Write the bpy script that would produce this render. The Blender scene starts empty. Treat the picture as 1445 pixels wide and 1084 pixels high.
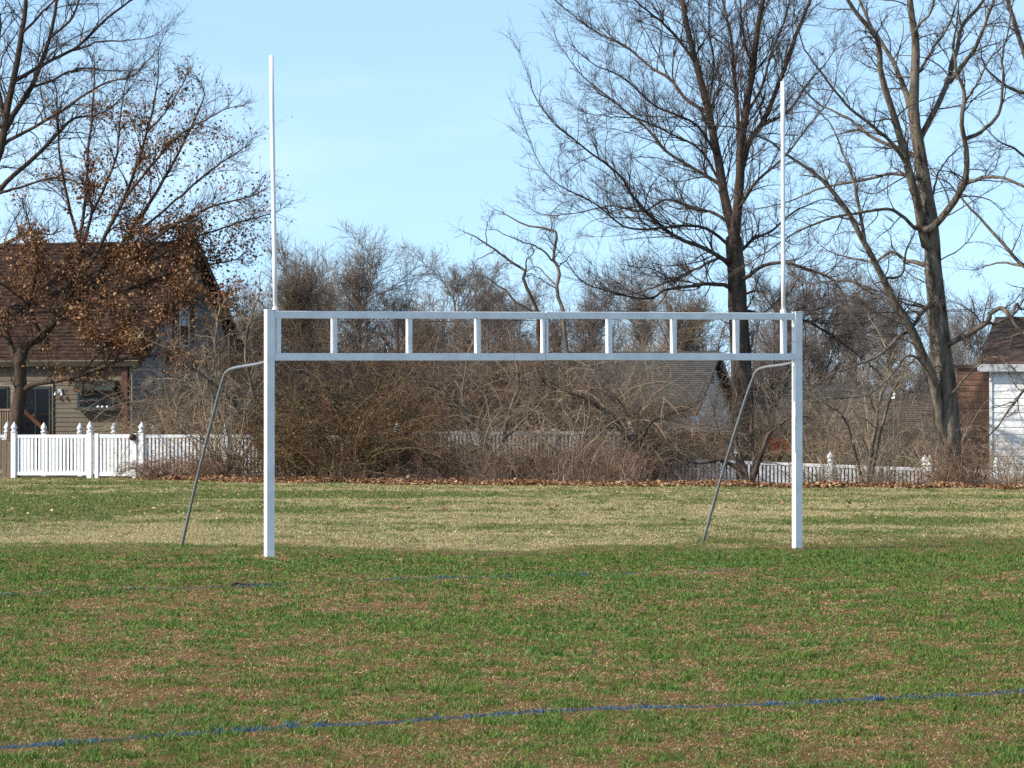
import bpy, math, random
import numpy as np
from mathutils import Vector, Matrix

random.seed(7)
RNG = np.random.default_rng(7)
scene = bpy.context.scene
COL = scene.collection

# ------------------------------------------------------------------ camera
F, W, H = 5200.0, 1445.0, 1084.0          # focal length in pixels of the photograph
HOR, EYE = 575.0, 1.84
PITCH = math.atan((HOR - H / 2) / F)
cam_d = bpy.data.cameras.new('camera')
cam = bpy.data.objects.new('camera', cam_d)
COL.objects.link(cam)
cam.location = (0, 0, EYE)
cam.rotation_euler = (math.pi / 2 + PITCH, 0, 0)
cam_d.sensor_width = 36.0
cam_d.lens = 36.0 * F / W
cam_d.clip_start = 0.5
cam_d.clip_end = 5000
scene.camera = cam


def at(px, py, Y):
    """World point seen at photograph pixel (px, py) at distance Y along the field."""
    r, u = (px - W / 2) / F, (H / 2 - py) / F
    dy = math.cos(PITCH) - math.sin(PITCH) * u
    dz = math.sin(PITCH) + math.cos(PITCH) * u
    t = Y / dy
    return np.array((r * t, Y, EYE + dz * t))


def on_ground(px, py):
    Y = EYE * F / (py - HOR)
    p = at(px, py, Y)
    return p[0], p[1]


# ------------------------------------------------------------------ noise + terrain
def _hash(ix, iy, s):
    n = (ix.astype(np.int64) * 374761393 + iy.astype(np.int64) * 668265263 + s * 1274126177) & 0x7fffffff
    n = ((n ^ (n >> 13)) * 1274126177) & 0x7fffffff
    n = (n ^ (n >> 16)) & 0xffff
    return n / 65535.0


def vnoise(x, y, s=0):
    x = np.asarray(x, float); y = np.asarray(y, float)
    ix, iy = np.floor(x), np.floor(y)
    fx, fy = x - ix, y - iy
    fx = fx * fx * (3 - 2 * fx); fy = fy * fy * (3 - 2 * fy)
    a = _hash(ix, iy, s); b = _hash(ix + 1, iy, s); c = _hash(ix, iy + 1, s); d = _hash(ix + 1, iy + 1, s)
    return (a * (1 - fx) + b * fx) * (1 - fy) + (c * (1 - fx) + d * fx) * fy


def fbm(x, y, s=0, o=4):
    v, a, t = 0, 1.0, 0
    for i in range(o):
        v = v + a * vnoise(x * 2 ** i + 17.3 * i, y * 2 ** i - 9.1 * i, s + i); t += a; a *= .55
    return v / t


def sstep(a, b, x):
    t = np.clip((np.asarray(x, float) - a) / (b - a), 0, 1)
    return t * t * (3 - 2 * t)


def edge_y(x):
    return np.interp(x, [-40, -9.6, -6, 0, 6, 12, 40], [95.2, 95.0, 89.5, 87.5, 85.0, 83.2, 82])


def ground(x, y):
    x = np.asarray(x, float); y = np.asarray(y, float)
    e = edge_y(x)
    drop = np.interp(x, [-60, 2.8, 3.8, 12, 30], [0, 0, -.62, -1.0, -1.3])
    back = np.interp(x, [-60, -4, 4, 14, 40], [0, -.2, -1.0, -1.6, -1.8])
    z = drop * sstep(e + .6, e + 5.5, y)
    z = z + (back - drop) * sstep(98, 106, y)
    z = z + .05 * (fbm(x / 2.3, y / 2.3, 5, 2) - .5) * sstep(14, 20, y)
    return z


def gz(x, y):
    return float(ground(np.array([x]), np.array([y]))[0])


# ------------------------------------------------------------------ materials
def mat(name, color, rough=.8, noise=0, nscale=6, spec=.3, metal=0, bump=0, bscale=30, attr=None, stretch=None, color2=None, transl=0):
    m = bpy.data.materials.new(name); m.use_nodes = True
    nt = m.node_tree; N = nt.nodes; Lk = nt.links
    b = N['Principled BSDF']; out = N['Material Output']
    b.inputs['Roughness'].default_value = rough
    b.inputs['Metallic'].default_value = metal
    b.inputs['Specular IOR Level'].default_value = spec
    tc = N.new('ShaderNodeTexCoord')
    mp = N.new('ShaderNodeMapping'); Lk.new(tc.outputs['Object'], mp.inputs[0])
    if stretch: mp.inputs['Scale'].default_value = stretch
    last = None
    if color2 is not None or noise:
        no = N.new('ShaderNodeTexNoise'); no.inputs['Scale'].default_value = nscale; no.inputs['Detail'].default_value = 6
        no.inputs['Roughness'].default_value = .65
        Lk.new(mp.outputs[0], no.inputs['Vector'])
        ra = N.new('ShaderNodeValToRGB')
        ra.color_ramp.elements[0].position = .32; ra.color_ramp.elements[1].position = .68
        c1 = [c * (1 - noise) for c in color[:3]] + [1]
        c2 = [min(1, c * (1 + noise)) for c in (color2 or color)[:3]] + [1]
        ra.color_ramp.elements[0].color = c1; ra.color_ramp.elements[1].color = c2
        Lk.new(no.outputs['Fac'], ra.inputs[0]); last = ra.outputs[0]
    if attr:
        at_ = N.new('ShaderNodeAttribute'); at_.attribute_name = attr
        if last is None:
            last = at_.outputs['Color']
        else:
            mx = N.new('ShaderNodeMix'); mx.data_type = 'RGBA'; mx.blend_type = 'MULTIPLY'; mx.inputs[0].default_value = 1
            Lk.new(last, mx.inputs[6]); Lk.new(at_.outputs['Color'], mx.inputs[7]); last = mx.outputs[2]
    if last is not None: Lk.new(last, b.inputs['Base Color'])
    else: b.inputs['Base Color'].default_value = list(color[:3]) + [1]
    if bump:
        nb = N.new('ShaderNodeTexNoise'); nb.inputs['Scale'].default_value = bscale; nb.inputs['Detail'].default_value = 5
        Lk.new(mp.outputs[0], nb.inputs['Vector'])
        bu = N.new('ShaderNodeBump'); bu.inputs['Strength'].default_value = bump; bu.inputs['Distance'].default_value = .02
        Lk.new(nb.outputs['Fac'], bu.inputs['Height']); Lk.new(bu.outputs[0], b.inputs['Normal'])
    if transl:
        tr = N.new('ShaderNodeBsdfTranslucent'); ms = N.new('ShaderNodeMixShader'); ms.inputs[0].default_value = transl
        if last is not None: Lk.new(last, tr.inputs[0])
        else: tr.inputs[0].default_value = list(color[:3]) + [1]
        Lk.new(b.outputs[0], ms.inputs[1]); Lk.new(tr.outputs[0], ms.inputs[2]); Lk.new(ms.outputs[0], out.inputs[0])
    return m


M = {}
M['goal'] = mat('white_goal_paint', (.84, .84, .82), .42, .11, 5, .4, bump=.04, bscale=60)
M['upright'] = mat('white_upright_paint', (.86, .86, .86), .4, .03, 9, .4)
M['pipe'] = mat('galvanised_pipe', (.21, .225, .24), .5, .2, 12, .4, metal=.3)
M['vinyl'] = mat('white_vinyl', (.78, .79, .80), .5, .09, 2.2, .4)
M['vinyl_shaded'] = mat('shade_painted_white_vinyl', (.24, .22, .215), .7, .55, 3.0, .3, color2=(.40, .38, .37))  # white vinyl with the shade of the bushes put into its mottled grey
M['boards'] = mat('weathered_boards', (.23, .17, .12), .9, .3, 8, .2, stretch=(1, 1, .15))
M['bark'] = mat('bark', (.075, .058, .044), .95, .6, 8, .1, bump=1.6, bscale=11, stretch=(1, 1, .22), color2=(.14, .115, .088))
M['bark_brown'] = mat('brown_bark', (.05, .037, .03), .95, .4, 5, .1, bump=1, bscale=9, stretch=(1, 1, .22), color2=(.088, .066, .052))
M['bark_dark'] = mat('dark_bark', (.068, .048, .035), .95, .4, 7, .1, bump=.8, bscale=9, stretch=(1, 1, .22))
M['twig'] = mat('twigs', (1, 1, 1), .9, .18, 3, .1, attr='tone')
M['leaf'] = mat('dry_oak_leaves', (1, 1, 1), .6, .15, 9, .3, attr='tone', transl=.25)
M['litter'] = mat('leaf_litter', (1, 1, 1), .7, .15, 9, .25, attr='tone', transl=.1)
M['grass'] = mat('grass_blades', (1, 1, 1), .65, .12, 14, .25, attr='tone', transl=.22)
M['siding_tan'] = mat('tan_siding', (.125, .105, .078), .8, .1, 3, .2)
M['siding_grey'] = mat('grey_siding', (.20, .19, .185), .8, .1, 3, .2)
M['siding_white'] = mat('white_siding', (.76, .76, .75), .7, .08, 3, .2)
M['siding_brown'] = mat('redbrown_siding', (.20, .11, .075), .85, .3, 4, .2, stretch=(.5, .5, 3))
M['roof_red'] = mat('dark_red_shingles', (.030, .016, .012), .9, .5, 4, .1, stretch=(1, 1, 2.5), color2=(.045, .028, .022))
M['roof_brown'] = mat('brown_shingles', (.072, .056, .047), .9, .45, 4, .1, stretch=(.5, .5, 3), color2=(.115, .092, .078))
M['roof_warm'] = mat('warm_brown_shingles', (.09, .056, .041), .9, .45, 4, .1, stretch=(.5, .5, 3), color2=(.155, .105, .08))
M['roof_grey'] = mat('grey_shingles', (.075, .072, .068), .9, .35, 6, .15, stretch=(.6, .6, 3))
M['brick'] = mat('red_brick', (.16, .06, .045), .9, .35, 9, .15, stretch=(1, 1, 3))
M['trim_white'] = mat('white_trim', (.72, .73, .74), .6, .06, 4, .3)
M['trim_tan'] = mat('tan_trim', (.22, .18, .135), .7, .1, 5, .3)
M['trim_dark'] = mat('dark_green_trim', (.022, .035, .035), .6, .2, 5, .3)
M['shutter'] = mat('dark_red_shutter', (.035, .016, .016), .7, .2, 5, .3)
M['downspout'] = mat('rust_brown_downspout', (.085, .03, .02), .6, .4, 6, .3)
M['glass'] = mat('window_glass', (.008, .009, .012), .2, .2, 3, .12)
M['sky_pane'] = mat('painted_sky_reflection', (.5, .55, .6), .5, .25, 3, .4)  # sky reflection in the upper gable pane, painted as a pale colour
M['deckwood'] = mat('red_brown_deck_wood', (.09, .035, .02), .8, .25, 6, .2)
M['lamp'] = mat('grey_metal_lamp', (.4, .42, .44), .4, .1, 6, .5, metal=.3)
M['black'] = mat('black_plastic', (.015, .015, .016), .5, .2, 8, .4)
M['orange'] = mat('orange_plastic', (.42, .10, .035), .6, .2, 4, .4)
M['dish'] = mat('pale_dish', (.6, .62, .63), .5, .1, 4, .3)
M['wire'] = mat('black_wire', (.03, .03, .035), .6)


nt_ = M['goal'].node_tree; b_ = nt_.nodes['Principled BSDF']; src = b_.inputs['Base Color'].links[0].from_socket
tc_ = nt_.nodes.new('ShaderNodeTexCoord'); mp_ = nt_.nodes.new('ShaderNodeMapping'); mp_.inputs['Scale'].default_value = (9, 9, 2.2)
n_ = nt_.nodes.new('ShaderNodeTexNoise'); n_.inputs['Scale'].default_value = 2.4; n_.inputs['Detail'].default_value = 7; n_.inputs['Roughness'].default_value = .7
r_ = nt_.nodes.new('ShaderNodeMapRange'); r_.inputs[1].default_value = .60; r_.inputs[2].default_value = .74; r_.inputs[3].default_value = 0; r_.inputs[4].default_value = .5
m_ = nt_.nodes.new('ShaderNodeMix'); m_.data_type = 'RGBA'; m_.inputs[7].default_value = (.36, .27, .19, 1)
for a_, c_ in ((tc_.outputs['Object'], mp_.inputs[0]), (mp_.outputs[0], n_.inputs['Vector']), (n_.outputs['Fac'], r_.inputs[0]), (r_.outputs[0], m_.inputs[0]), (src, m_.inputs[6]), (m_.outputs[2], b_.inputs['Base Color'])):
    nt_.links.new(a_, c_)


# ------------------------------------------------------------------ tags
def tag(o, label, cat, group=None, kind=None):
    o['label'] = label; o['category'] = cat
    if group: o['group'] = group
    if kind: o['kind'] = kind
    return o


def empty(name, loc, label, cat, group=None):
    o = bpy.data.objects.new(name, None); COL.objects.link(o); o.location = loc
    o.empty_display_size = .3
    return tag(o, label, cat, group)


def link(name, me, m, parent=None):
    o = bpy.data.objects.new(name, me); COL.objects.link(o)
    if m is not None and not me.materials: me.materials.append(m)
    if parent is not None:
        o.parent = parent
        o.matrix_parent_inverse = Matrix.Translation(-Vector(parent.location))
    return o


class MB:
    """Collects boxes, quads, lathes and tubes for one mesh (world coordinates)."""
    def __init__(s): s.v = []; s.f = []

    def add(s, vs, fs):
        n = len(s.v); s.v += [tuple(map(float, v)) for v in vs]; s.f += [tuple(i + n for i in f) for f in fs]

    def quad(s, a, b, c, d): s.add([a, b, c, d], [(0, 1, 2, 3)])

    def obox(s, o, ux, uy, uz):
        """Box from corner o with edge vectors ux, uy, uz."""
        o, ux, uy, uz = map(np.asarray, (o, ux, uy, uz))
        vs = [o, o + ux, o + ux + uy, o + uy, o + uz, o + ux + uz, o + ux + uy + uz, o + uy + uz]
        s.add(vs, [(0, 3, 2, 1), (4, 5, 6, 7), (0, 1, 5, 4), (1, 2, 6, 5), (2, 3, 7, 6), (3, 0, 4, 7)])

    def lathe(s, c, prof, n=8, rot=0):
        c = np.asarray(c, float); vs = []; fs = []
        for r, z in prof:
            for k in range(n):
                a = rot + 2 * math.pi * k / n
                vs.append(c + (r * math.cos(a), r * math.sin(a), z))
        for i in range(len(prof) - 1):
            for k in range(n):
                fs.append((i * n + k, i * n + (k + 1) % n, (i + 1) * n + (k + 1) % n, (i + 1) * n + k))
        fs.append(tuple(range(n - 1, -1, -1))); fs.append(tuple((len(prof) - 1) * n + k for k in range(n)))
        s.add(vs, fs)

    def tube(s, pts, r, n=10):
        pts = np.asarray(pts, float)
        rr = np.full(len(pts), r) if np.isscalar(r) else np.asarray(r)
        t = np.gradient(pts, axis=0); t /= np.linalg.norm(t, axis=1)[:, None]
        ref = np.array((0.31, 0.83, 0.17)); vs = []; fs = []
        for i in range(len(pts)):
            u = np.cross(t[i], ref); u /= np.linalg.norm(u); v = np.cross(t[i], u)
            for k in range(n):
                a = 2 * math.pi * k / n
                vs.append(pts[i] + rr[i] * (math.cos(a) * u + math.sin(a) * v))
        for i in range(len(pts) - 1):
            for k in range(n):
                fs.append((i * n + k, i * n + (k + 1) % n, (i + 1) * n + (k + 1) % n, (i + 1) * n + k))
        fs.append(tuple(range(n - 1, -1, -1))); fs.append(tuple((len(pts) - 1) * n + k for k in range(n)))
        s.add(vs, fs)

    def laps(s, o, u, v, n, bounds, v0, v1, course, lift=.018):
        """Overlapping courses (siding or shingles) over the plane o + u*a + v*b, facing n."""
        o, u, v, n = map(lambda q: np.asarray(q, float), (o, u, v, n))
        k = int(math.ceil((v1 - v0) / course - 1e-6))
        for i in range(k):
            b0 = v0 + i * course; b1 = min(v1, b0 + course)
            l0, r0 = bounds(b0); l1, r1 = bounds(b1)
            if r0 - l0 < .01: continue
            p = o + v * b0 + n * lift; q = o + v * b1
            s.quad(p + u * l0, p + u * r0, q + u * r1, q + u * l1)
            s.quad(o + v * b0 + u * l0, o + v * b0 + u * r0, p + u * r0, p + u * l0)

    def build(s, name, m, parent=None, smooth=False, bevel=0):
        me = bpy.data.meshes.new(name); me.from_pydata(s.v, [], s.f); me.update()
        if smooth: me.polygons.foreach_set('use_smooth', [True] * len(me.polygons))
        o = link(name, me, m, parent)
        if bevel:
            b = o.modifiers.new('bevel', 'BEVEL'); b.width = bevel; b.segments = 2; b.limit_method = 'ANGLE'
        return o


def np_mesh(name, V, faces_list, tone=None, smooth=False):
    """faces_list: list of (n,k) index arrays."""
    me = bpy.data.meshes.new(name)
    V = np.asarray(V, np.float32)
    me.vertices.add(len(V)); me.vertices.foreach_set('co', V.ravel())
    tot = sum(f.size for f in faces_list); npoly = sum(len(f) for f in faces_list)
    me.loops.add(tot); me.polygons.add(npoly)
    me.loops.foreach_set('vertex_index', np.concatenate([f.ravel() for f in faces_list]).astype(np.int32))
    st = []; c = 0
    for f in faces_list:
        st.append(c + np.arange(len(f)) * f.shape[1]); c += f.size
    me.polygons.foreach_set('loop_start', np.concatenate(st).astype(np.int32))
    if smooth: me.polygons.foreach_set('use_smooth', np.ones(npoly, bool))
    if tone is not None:
        a = me.attributes.new('tone', 'FLOAT_COLOR', 'POINT')
        c4 = np.ones((len(V), 4), np.float32); c4[:, :3] = tone
        a.data.foreach_set('color', c4.ravel())
    me.update(calc_edges=True); me.validate()
    return me


def unit(v):
    return v / np.maximum(np.linalg.norm(v, axis=-1, keepdims=True), 1e-9)


class Wood:
    """Collects bundles of tapering branches for one mesh."""
    def __init__(s): s.V = []; s.Q = []; s.T = []; s.n = 0

    def add(s, pts, rad, sides=3, tone=(.1, .08, .06), var=.25):
        N, K, _ = pts.shape
        if N == 0: return
        t = unit(np.gradient(pts, axis=1))
        ref = np.where((np.abs(t[:, :1, 2:3]) > .8), np.array((1., .13, 0)), np.array((0.1, .05, 1.)))
        u = unit(np.cross(t, np.broadcast_to(ref, t.shape))); v = np.cross(t, u)
        a = np.arange(sides) * 2 * math.pi / sides
        ring = pts[:, :, None, :] + rad[:, :, None, None] * (np.cos(a)[None, None, :, None] * u[:, :, None, :] + np.sin(a)[None, None, :, None] * v[:, :, None, :])
        idx = np.arange(N * K * sides).reshape(N, K, sides) + s.n
        nx = np.roll(idx, -1, axis=2)
        q = np.stack([idx[:, :-1], nx[:, :-1], nx[:, 1:], idx[:, 1:]], -1).reshape(-1, 4)
        s.V.append(ring.reshape(-1, 3)); s.Q.append(q); s.n += N * K * sides
        b = np.clip(1 + var * RNG.standard_normal((N, 1)), .35, 2.2)
        c = np.asarray(tone)[None] * b * (1 + .06 * RNG.standard_normal((N, 3)))
        s.T.append(np.repeat(np.clip(c, .005, 1), K * sides, axis=0))

    def mesh(s, name):
        return np_mesh(name, np.concatenate(s.V), [np.concatenate(s.Q)], np.concatenate(s.T), smooth=True)


def grow(P, D, L, R, K, wander, up=0., bend=0., taper=.3):
    """N branches marching K steps; up pulls towards the sky, bend pulls down harder towards the tip."""
    N = len(P); pts = np.zeros((N, K + 1, 3)); pts[:, 0] = P; d = unit(D); st = (L / K)[:, None]
    wob = RNG.standard_normal((N, 3)) * wander * .6
    for k in range(K):
        d = unit(d + RNG.standard_normal((N, 3)) * wander + wob + np.array((0, 0, up - bend * (k + 1) / K)))
        pts[:, k + 1] = pts[:, k] + d * st
    t = np.linspace(0, 1, K + 1)[None]
    return pts, R[:, None] * (1 - (1 - taper) * t)


def sprout(pts, rad, count, t0, t1, ang, asd, rmul=.55, up=0.):
    """count: children per branch (array or int). Returns start, direction, radius, parent index, t."""
    N, K, _ = pts.shape
    cnt = np.full(N, count) if np.isscalar(count) else np.asarray(count)
    br = np.repeat(np.arange(N), cnt)
    n = len(br)
    t = t0 + (t1 - t0) * RNG.random(n)
    f = t * (K - 1); i = np.minimum(f.astype(int), K - 2); w = (f - i)[:, None]
    P = pts[br, i] * (1 - w) + pts[br, i + 1] * w
    tan = unit(pts[br, i + 1] - pts[br, i])
    r = rad[br, i] * (1 - w[:, 0]) + rad[br, i + 1] * w[:, 0]
    v = RNG.standard_normal((n, 3)); v -= (v * tan).sum(1, keepdims=True) * tan; v = unit(v)
    a = np.abs(ang + asd * RNG.standard_normal(n))[:, None]
    D = unit(np.cos(a) * tan + np.sin(a) * v + np.array((0, 0, up)))
    return P, D, r * rmul, br, t


def smooth_line(P, K):
    """Catmull-Rom through the rows of P, K points."""
    P = np.asarray(P, float)
    q = np.vstack([2 * P[0] - P[1], P, 2 * P[-1] - P[-2]])
    seg = np.linspace(0, len(P) - 1 - 1e-6, K)
    out = []
    for s_ in seg:
        i = int(s_); t = s_ - i; a, b, c, d = q[i], q[i + 1], q[i + 2], q[i + 3]
        out.append(.5 * ((2 * b) + (c - a) * t + (2 * a - 5 * b + 4 * c - d) * t * t + (3 * b - a - 3 * c + d) * t ** 3))
    return np.array(out)


def limbs_from(spec, Z, K=22, thin=1.):
    """spec: list of (pixel polyline, width px at start, at end, depth change to the tip in m)."""
    pts = np.zeros((len(spec), K, 3)); rad = np.zeros((len(spec), K)); length = np.zeros(len(spec))
    for j, (pl, w0, w1, dz) in enumerate(spec):
        t = np.linspace(0, 1, len(pl))
        d0, d1 = dz if isinstance(dz, tuple) else (0, dz)
        base_ = 0
        if j:                                  # grow out of the nearest earlier limb, from its axis
            prev = pts[:j].reshape(-1, 3)
            q_ = np.stack([W / 2 + prev[:, 0] / prev[:, 1] * F, HOR - (prev[:, 2] - EYE) / prev[:, 1] * F], 1)
            dd = np.hypot(q_[:, 0] - pl[0][0], q_[:, 1] - pl[0][1]); m_ = dd.argmin()
            if dd[m_] < 26:
                base_ = prev[m_, 1] - Z
                pl = [tuple(q_[m_] + np.array((0, 2)))] + list(pl[1:] if dd[m_] < 9 else pl); t = np.linspace(0, 1, len(pl))
        P = np.array([at(x, y, Z + base_ + d0 + (d1 - d0) * ti) for (x, y), ti in zip(pl, t)])
        pts[j] = smooth_line(P, K)
        rad[j] = np.interp(np.linspace(0, 1, K), [0, .08, 1], [w0 * 1.15, w0 * .95, w1]) * Z / F / 2 * (thin if j else 1)
        n = np.cumsum(RNG.standard_normal((K, 3)) * .012, axis=0); n -= np.linspace(0, 1, K)[:, None] * n[-1]
        pts[j] += n
        length[j] = np.linalg.norm(np.diff(pts[j], axis=0), axis=1).sum()
    return pts, rad, length


def leaf_geo(P, size, tone, var=.3, flat=.0, droop=.0):
    """Small folded leaves (two quads each) at points P."""
    n = len(P)
    a = unit(RNG.standard_normal((n, 3)) * np.array((1, 1, 1 - flat)) + np.array((0, 0, -droop)))
    nrm = unit(np.cross(a, RNG.standard_normal((n, 3))))
    if flat: nrm = unit(nrm * (1 - flat) + np.array((0, 0, flat)) * np.sign(nrm[:, 2:3] + 1e-6)); a = unit(a - (a * nrm).sum(1, keepdims=True) * nrm)
    b = np.cross(a, nrm)
    s = (size * np.clip(1 + .3 * RNG.standard_normal(n), .4, 1.8))[:, None]
    wd = .30 * s * (1 + .3 * RNG.standard_normal((n, 1))); cu = .14 * s * RNG.standard_normal((n, 1))
    v0 = P; v1 = P + a * s * .5 + cu * nrm * .5; v2 = P + a * s - cu * nrm
    l = P + a * s * .45 + b * wd + .22 * s * nrm; r = P + a * s * .5 - b * wd + .22 * s * nrm
    V = np.stack([v0, r, v2, l, v1], 1).reshape(-1, 3)
    i = np.arange(n)[:, None] * 5
    f = np.concatenate([i + np.array([[0, 1, 4]]), i + np.array([[1, 2, 4]]), i + np.array([[2, 3, 4]]), i + np.array([[3, 0, 4]])])
    tn = np.asarray(tone); tn = tn[RNG.integers(0, len(tn), n)] if tn.ndim == 2 else np.repeat(tn[None], n, 0)
    c = np.clip(tn * np.clip(1 + var * RNG.standard_normal((n, 1)), .4, 1.9), .005, 1)
    return V, f, np.repeat(c, 5, axis=0)


# ------------------------------------------------------------------ world, sun
SUN_AZ, SUN_EL = math.radians(21.5), math.radians(36)     # from the left, a little towards the camera
sdir = Vector((-math.cos(SUN_AZ) * math.cos(SUN_EL), -math.sin(SUN_AZ) * math.cos(SUN_EL), math.sin(SUN_EL)))
w = bpy.data.worlds.new('World'); scene.world = w; w.use_nodes = True
nt = w.node_tree; bg = nt.nodes['Background']
sky = nt.nodes.new('ShaderNodeTexSky'); sky.sky_type = 'NISHITA'; sky.sun_disc = False
sky.sun_elevation = SUN_EL; sky.sun_rotation = math.atan2(sdir.x, sdir.y)
sky.altitude = 150; sky.air_density = 1.0; sky.dust_density = .6; sky.ozone_density = 1.2
tcw = nt.nodes.new('ShaderNodeTexCoord'); vm = nt.nodes.new('ShaderNodeVectorMath'); vm.operation = 'ADD'; vm.inputs[1].default_value = (0, 0, .17)
vn = nt.nodes.new('ShaderNodeVectorMath'); vn.operation = 'NORMALIZE'
nt.links.new(tcw.outputs['Generated'], vm.inputs[0]); nt.links.new(vm.outputs[0], vn.inputs[0]); nt.links.new(vn.outputs[0], sky.inputs[0])
tint = nt.nodes.new('ShaderNodeMix'); tint.data_type = 'RGBA'; tint.blend_type = 'MULTIPLY'; tint.inputs[0].default_value = 1; tint.inputs[7].default_value = (1.10, 1.14, 1.07, 1)
nt.links.new(sky.outputs[0], tint.inputs[6]); cn_ = nt.nodes.new('ShaderNodeTexNoise'); cn_.inputs['Scale'].default_value = 2.2; cn_.inputs['Detail'].default_value = 5
cm = nt.nodes.new('ShaderNodeMapping'); cm.inputs['Scale'].default_value = (1.6, 1.6, 9); cm.inputs['Rotation'].default_value = (0, .35, 0)
cr_ = nt.nodes.new('ShaderNodeMapRange'); cr_.inputs[1].default_value = .5; cr_.inputs[2].default_value = .8; cr_.inputs[3].default_value = 0; cr_.inputs[4].default_value = .22
cx = nt.nodes.new('ShaderNodeMix'); cx.data_type = 'RGBA'; cx.inputs[7].default_value = (6.6, 7.0, 7.2, 1)
nt.links.new(tcw.outputs['Generated'], cm.inputs[0]); nt.links.new(cm.outputs[0], cn_.inputs['Vector']); nt.links.new(cn_.outputs['Fac'], cr_.inputs[0])
nt.links.new(cr_.outputs[0], cx.inputs[0]); nt.links.new(tint.outputs[2], cx.inputs[6]); nt.links.new(cx.outputs[2], bg.inputs[0]); bg.inputs[1].default_value = .142
sl = bpy.data.lights.new('sun', 'SUN'); sl.energy = 3.6; sl.angle = math.radians(.53); sl.color = (1, .93, .80)
so = bpy.data.objects.new('sun', sl); COL.objects.link(so); so.location = (0, 0, 60)
so.rotation_euler = sdir.to_track_quat('Z', 'Y').to_euler()
vs = scene.view_settings
vs.view_transform = 'Standard'; vs.look = 'None'; vs.gamma = 1; vs.exposure = .8; vs.use_curve_mapping = False
scene.cycles.max_bounces = 5; scene.cycles.diffuse_bounces = 3; scene.cycles.glossy_bounces = 2
scene.cycles.transmission_bounces = 2
scene.cycles.use_denoising = False

# ------------------------------------------------------------------ field: where it is green
LINE_NEAR = np.array([on_ground(*p) for p in [(-300, 1085), (0, 1059), (200, 1046), (400, 1031), (560, 1022), (720, 1010), (850, 1004), (1000, 999), (1150, 993), (1300, 985), (1445, 976), (1700, 962)]])
LINE_FAR = np.array([on_ground(*p) for p in [(-300, 853), (0, 842), (150, 836), (300, 829), (450, 823), (600, 818), (760, 813), (850, 811), (960, 808), (1200, 803), (1445, 797), (1700, 792)]])


def dist_line(x, y, P):
    """Signed distance across a field line given as points P (ordered by x)."""
    yy = np.interp(x, P[:, 0], P[:, 1]); sl_ = np.gradient(P[:, 1], P[:, 0]); s_ = np.interp(x, P[:, 0], sl_)
    return (y - yy) / np.sqrt(1 + s_ * s_)


GL = np.array(on_ground(380, 786)); GR = np.array(on_ground(1125, 773))
gdir = (GR - GL) / np.linalg.norm(GR - GL)


def goal_side(x, y):
    """Distance behind the goal line."""
    return (y - GL[1]) * gdir[0] - (x - GL[0]) * gdir[1]


def back_zone(x, y):
    """0 in the playing field, 1 in the dry grass behind the goal (its front edge is level with the left post)."""
    e = np.interp(x, [-9, -4.7, -3, 0, 3, 4.5, 9], [49.5, 48.6, 47.2, 47.6, 49.5, 50.5, 52])
    return sstep(-2.4, 3.6, y - e + 8.0 * (fbm(x / 1.0, y / 2.2, 41, 4) - .5))


def greenness(x, y):
    bz = back_zone(x, y)
    patch = fbm(x / .34, y / .42, 11, 5)
    big = fbm(x / 2.4, y / 4.5, 23, 3)
    near = np.interp(y, [17, 22, 30, 36, 40, 46, 60], [.42, .44, .40, .46, .60, .66, .62])
    front = near + (patch - .5) * 1.9 + (big - .5) * .9
    stripes = fbm(x / 5.0, y / 2.2, 31, 3)
    back = .43 + (stripes - .5) * 1.5 + (fbm(x / .42, y / .8, 37, 4) - .5) * 1.9
    back = back + .25 * sstep(56, 66, y) * sstep(0, -8, x)
    def ell(cx, cy, ax, ay):
        return np.exp(-(((x - cx) / ax) ** 2 + ((y - cy) / ay) ** 2) ** 2)
    back = back + .9 * ell(6.6, 60, 1.5, 3.0) + .8 * ell(-9.5, 71, 2.8, 5) + .6 * ell(-8.5, 64, 2.5, 2.5) + .35 * ell(-3, 78, 5, 3) + .5 * ell(-3.7, 66, 1.5, 2)
    back = back - .35 * ell(-3, 52, 7, 3.2) - .3 * sstep(85, 92, y)
    for q in (GL, GR):                        # worn soil round the posts
        front = front - 1.0 * np.exp(-((x - q[0]) ** 2 + ((y - q[1]) / 1.6) ** 2) / .11)
    front = front - .35 * np.exp(-(goal_side(x, y) / .22) ** 2) * ((x > GL[0]) & (x < GR[0] + 1.5)) * (fbm(x / .8, y * 0, 47, 2) > .45)  # browner dashes along the goal line put the goal's cast shadow into the turf
    return np.clip(front * (1 - bz) + back * bz, 0, 1), bz


# ground sheet
def axis(a, b, s, lo, hi, n):
    fine = np.arange(a, b + 1e-6, s)
    l = a - np.geomspace(s, a - lo, n)[::-1]; h = b + np.geomspace(s, hi - b, n)
    return np.concatenate([l, fine, h])


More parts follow.
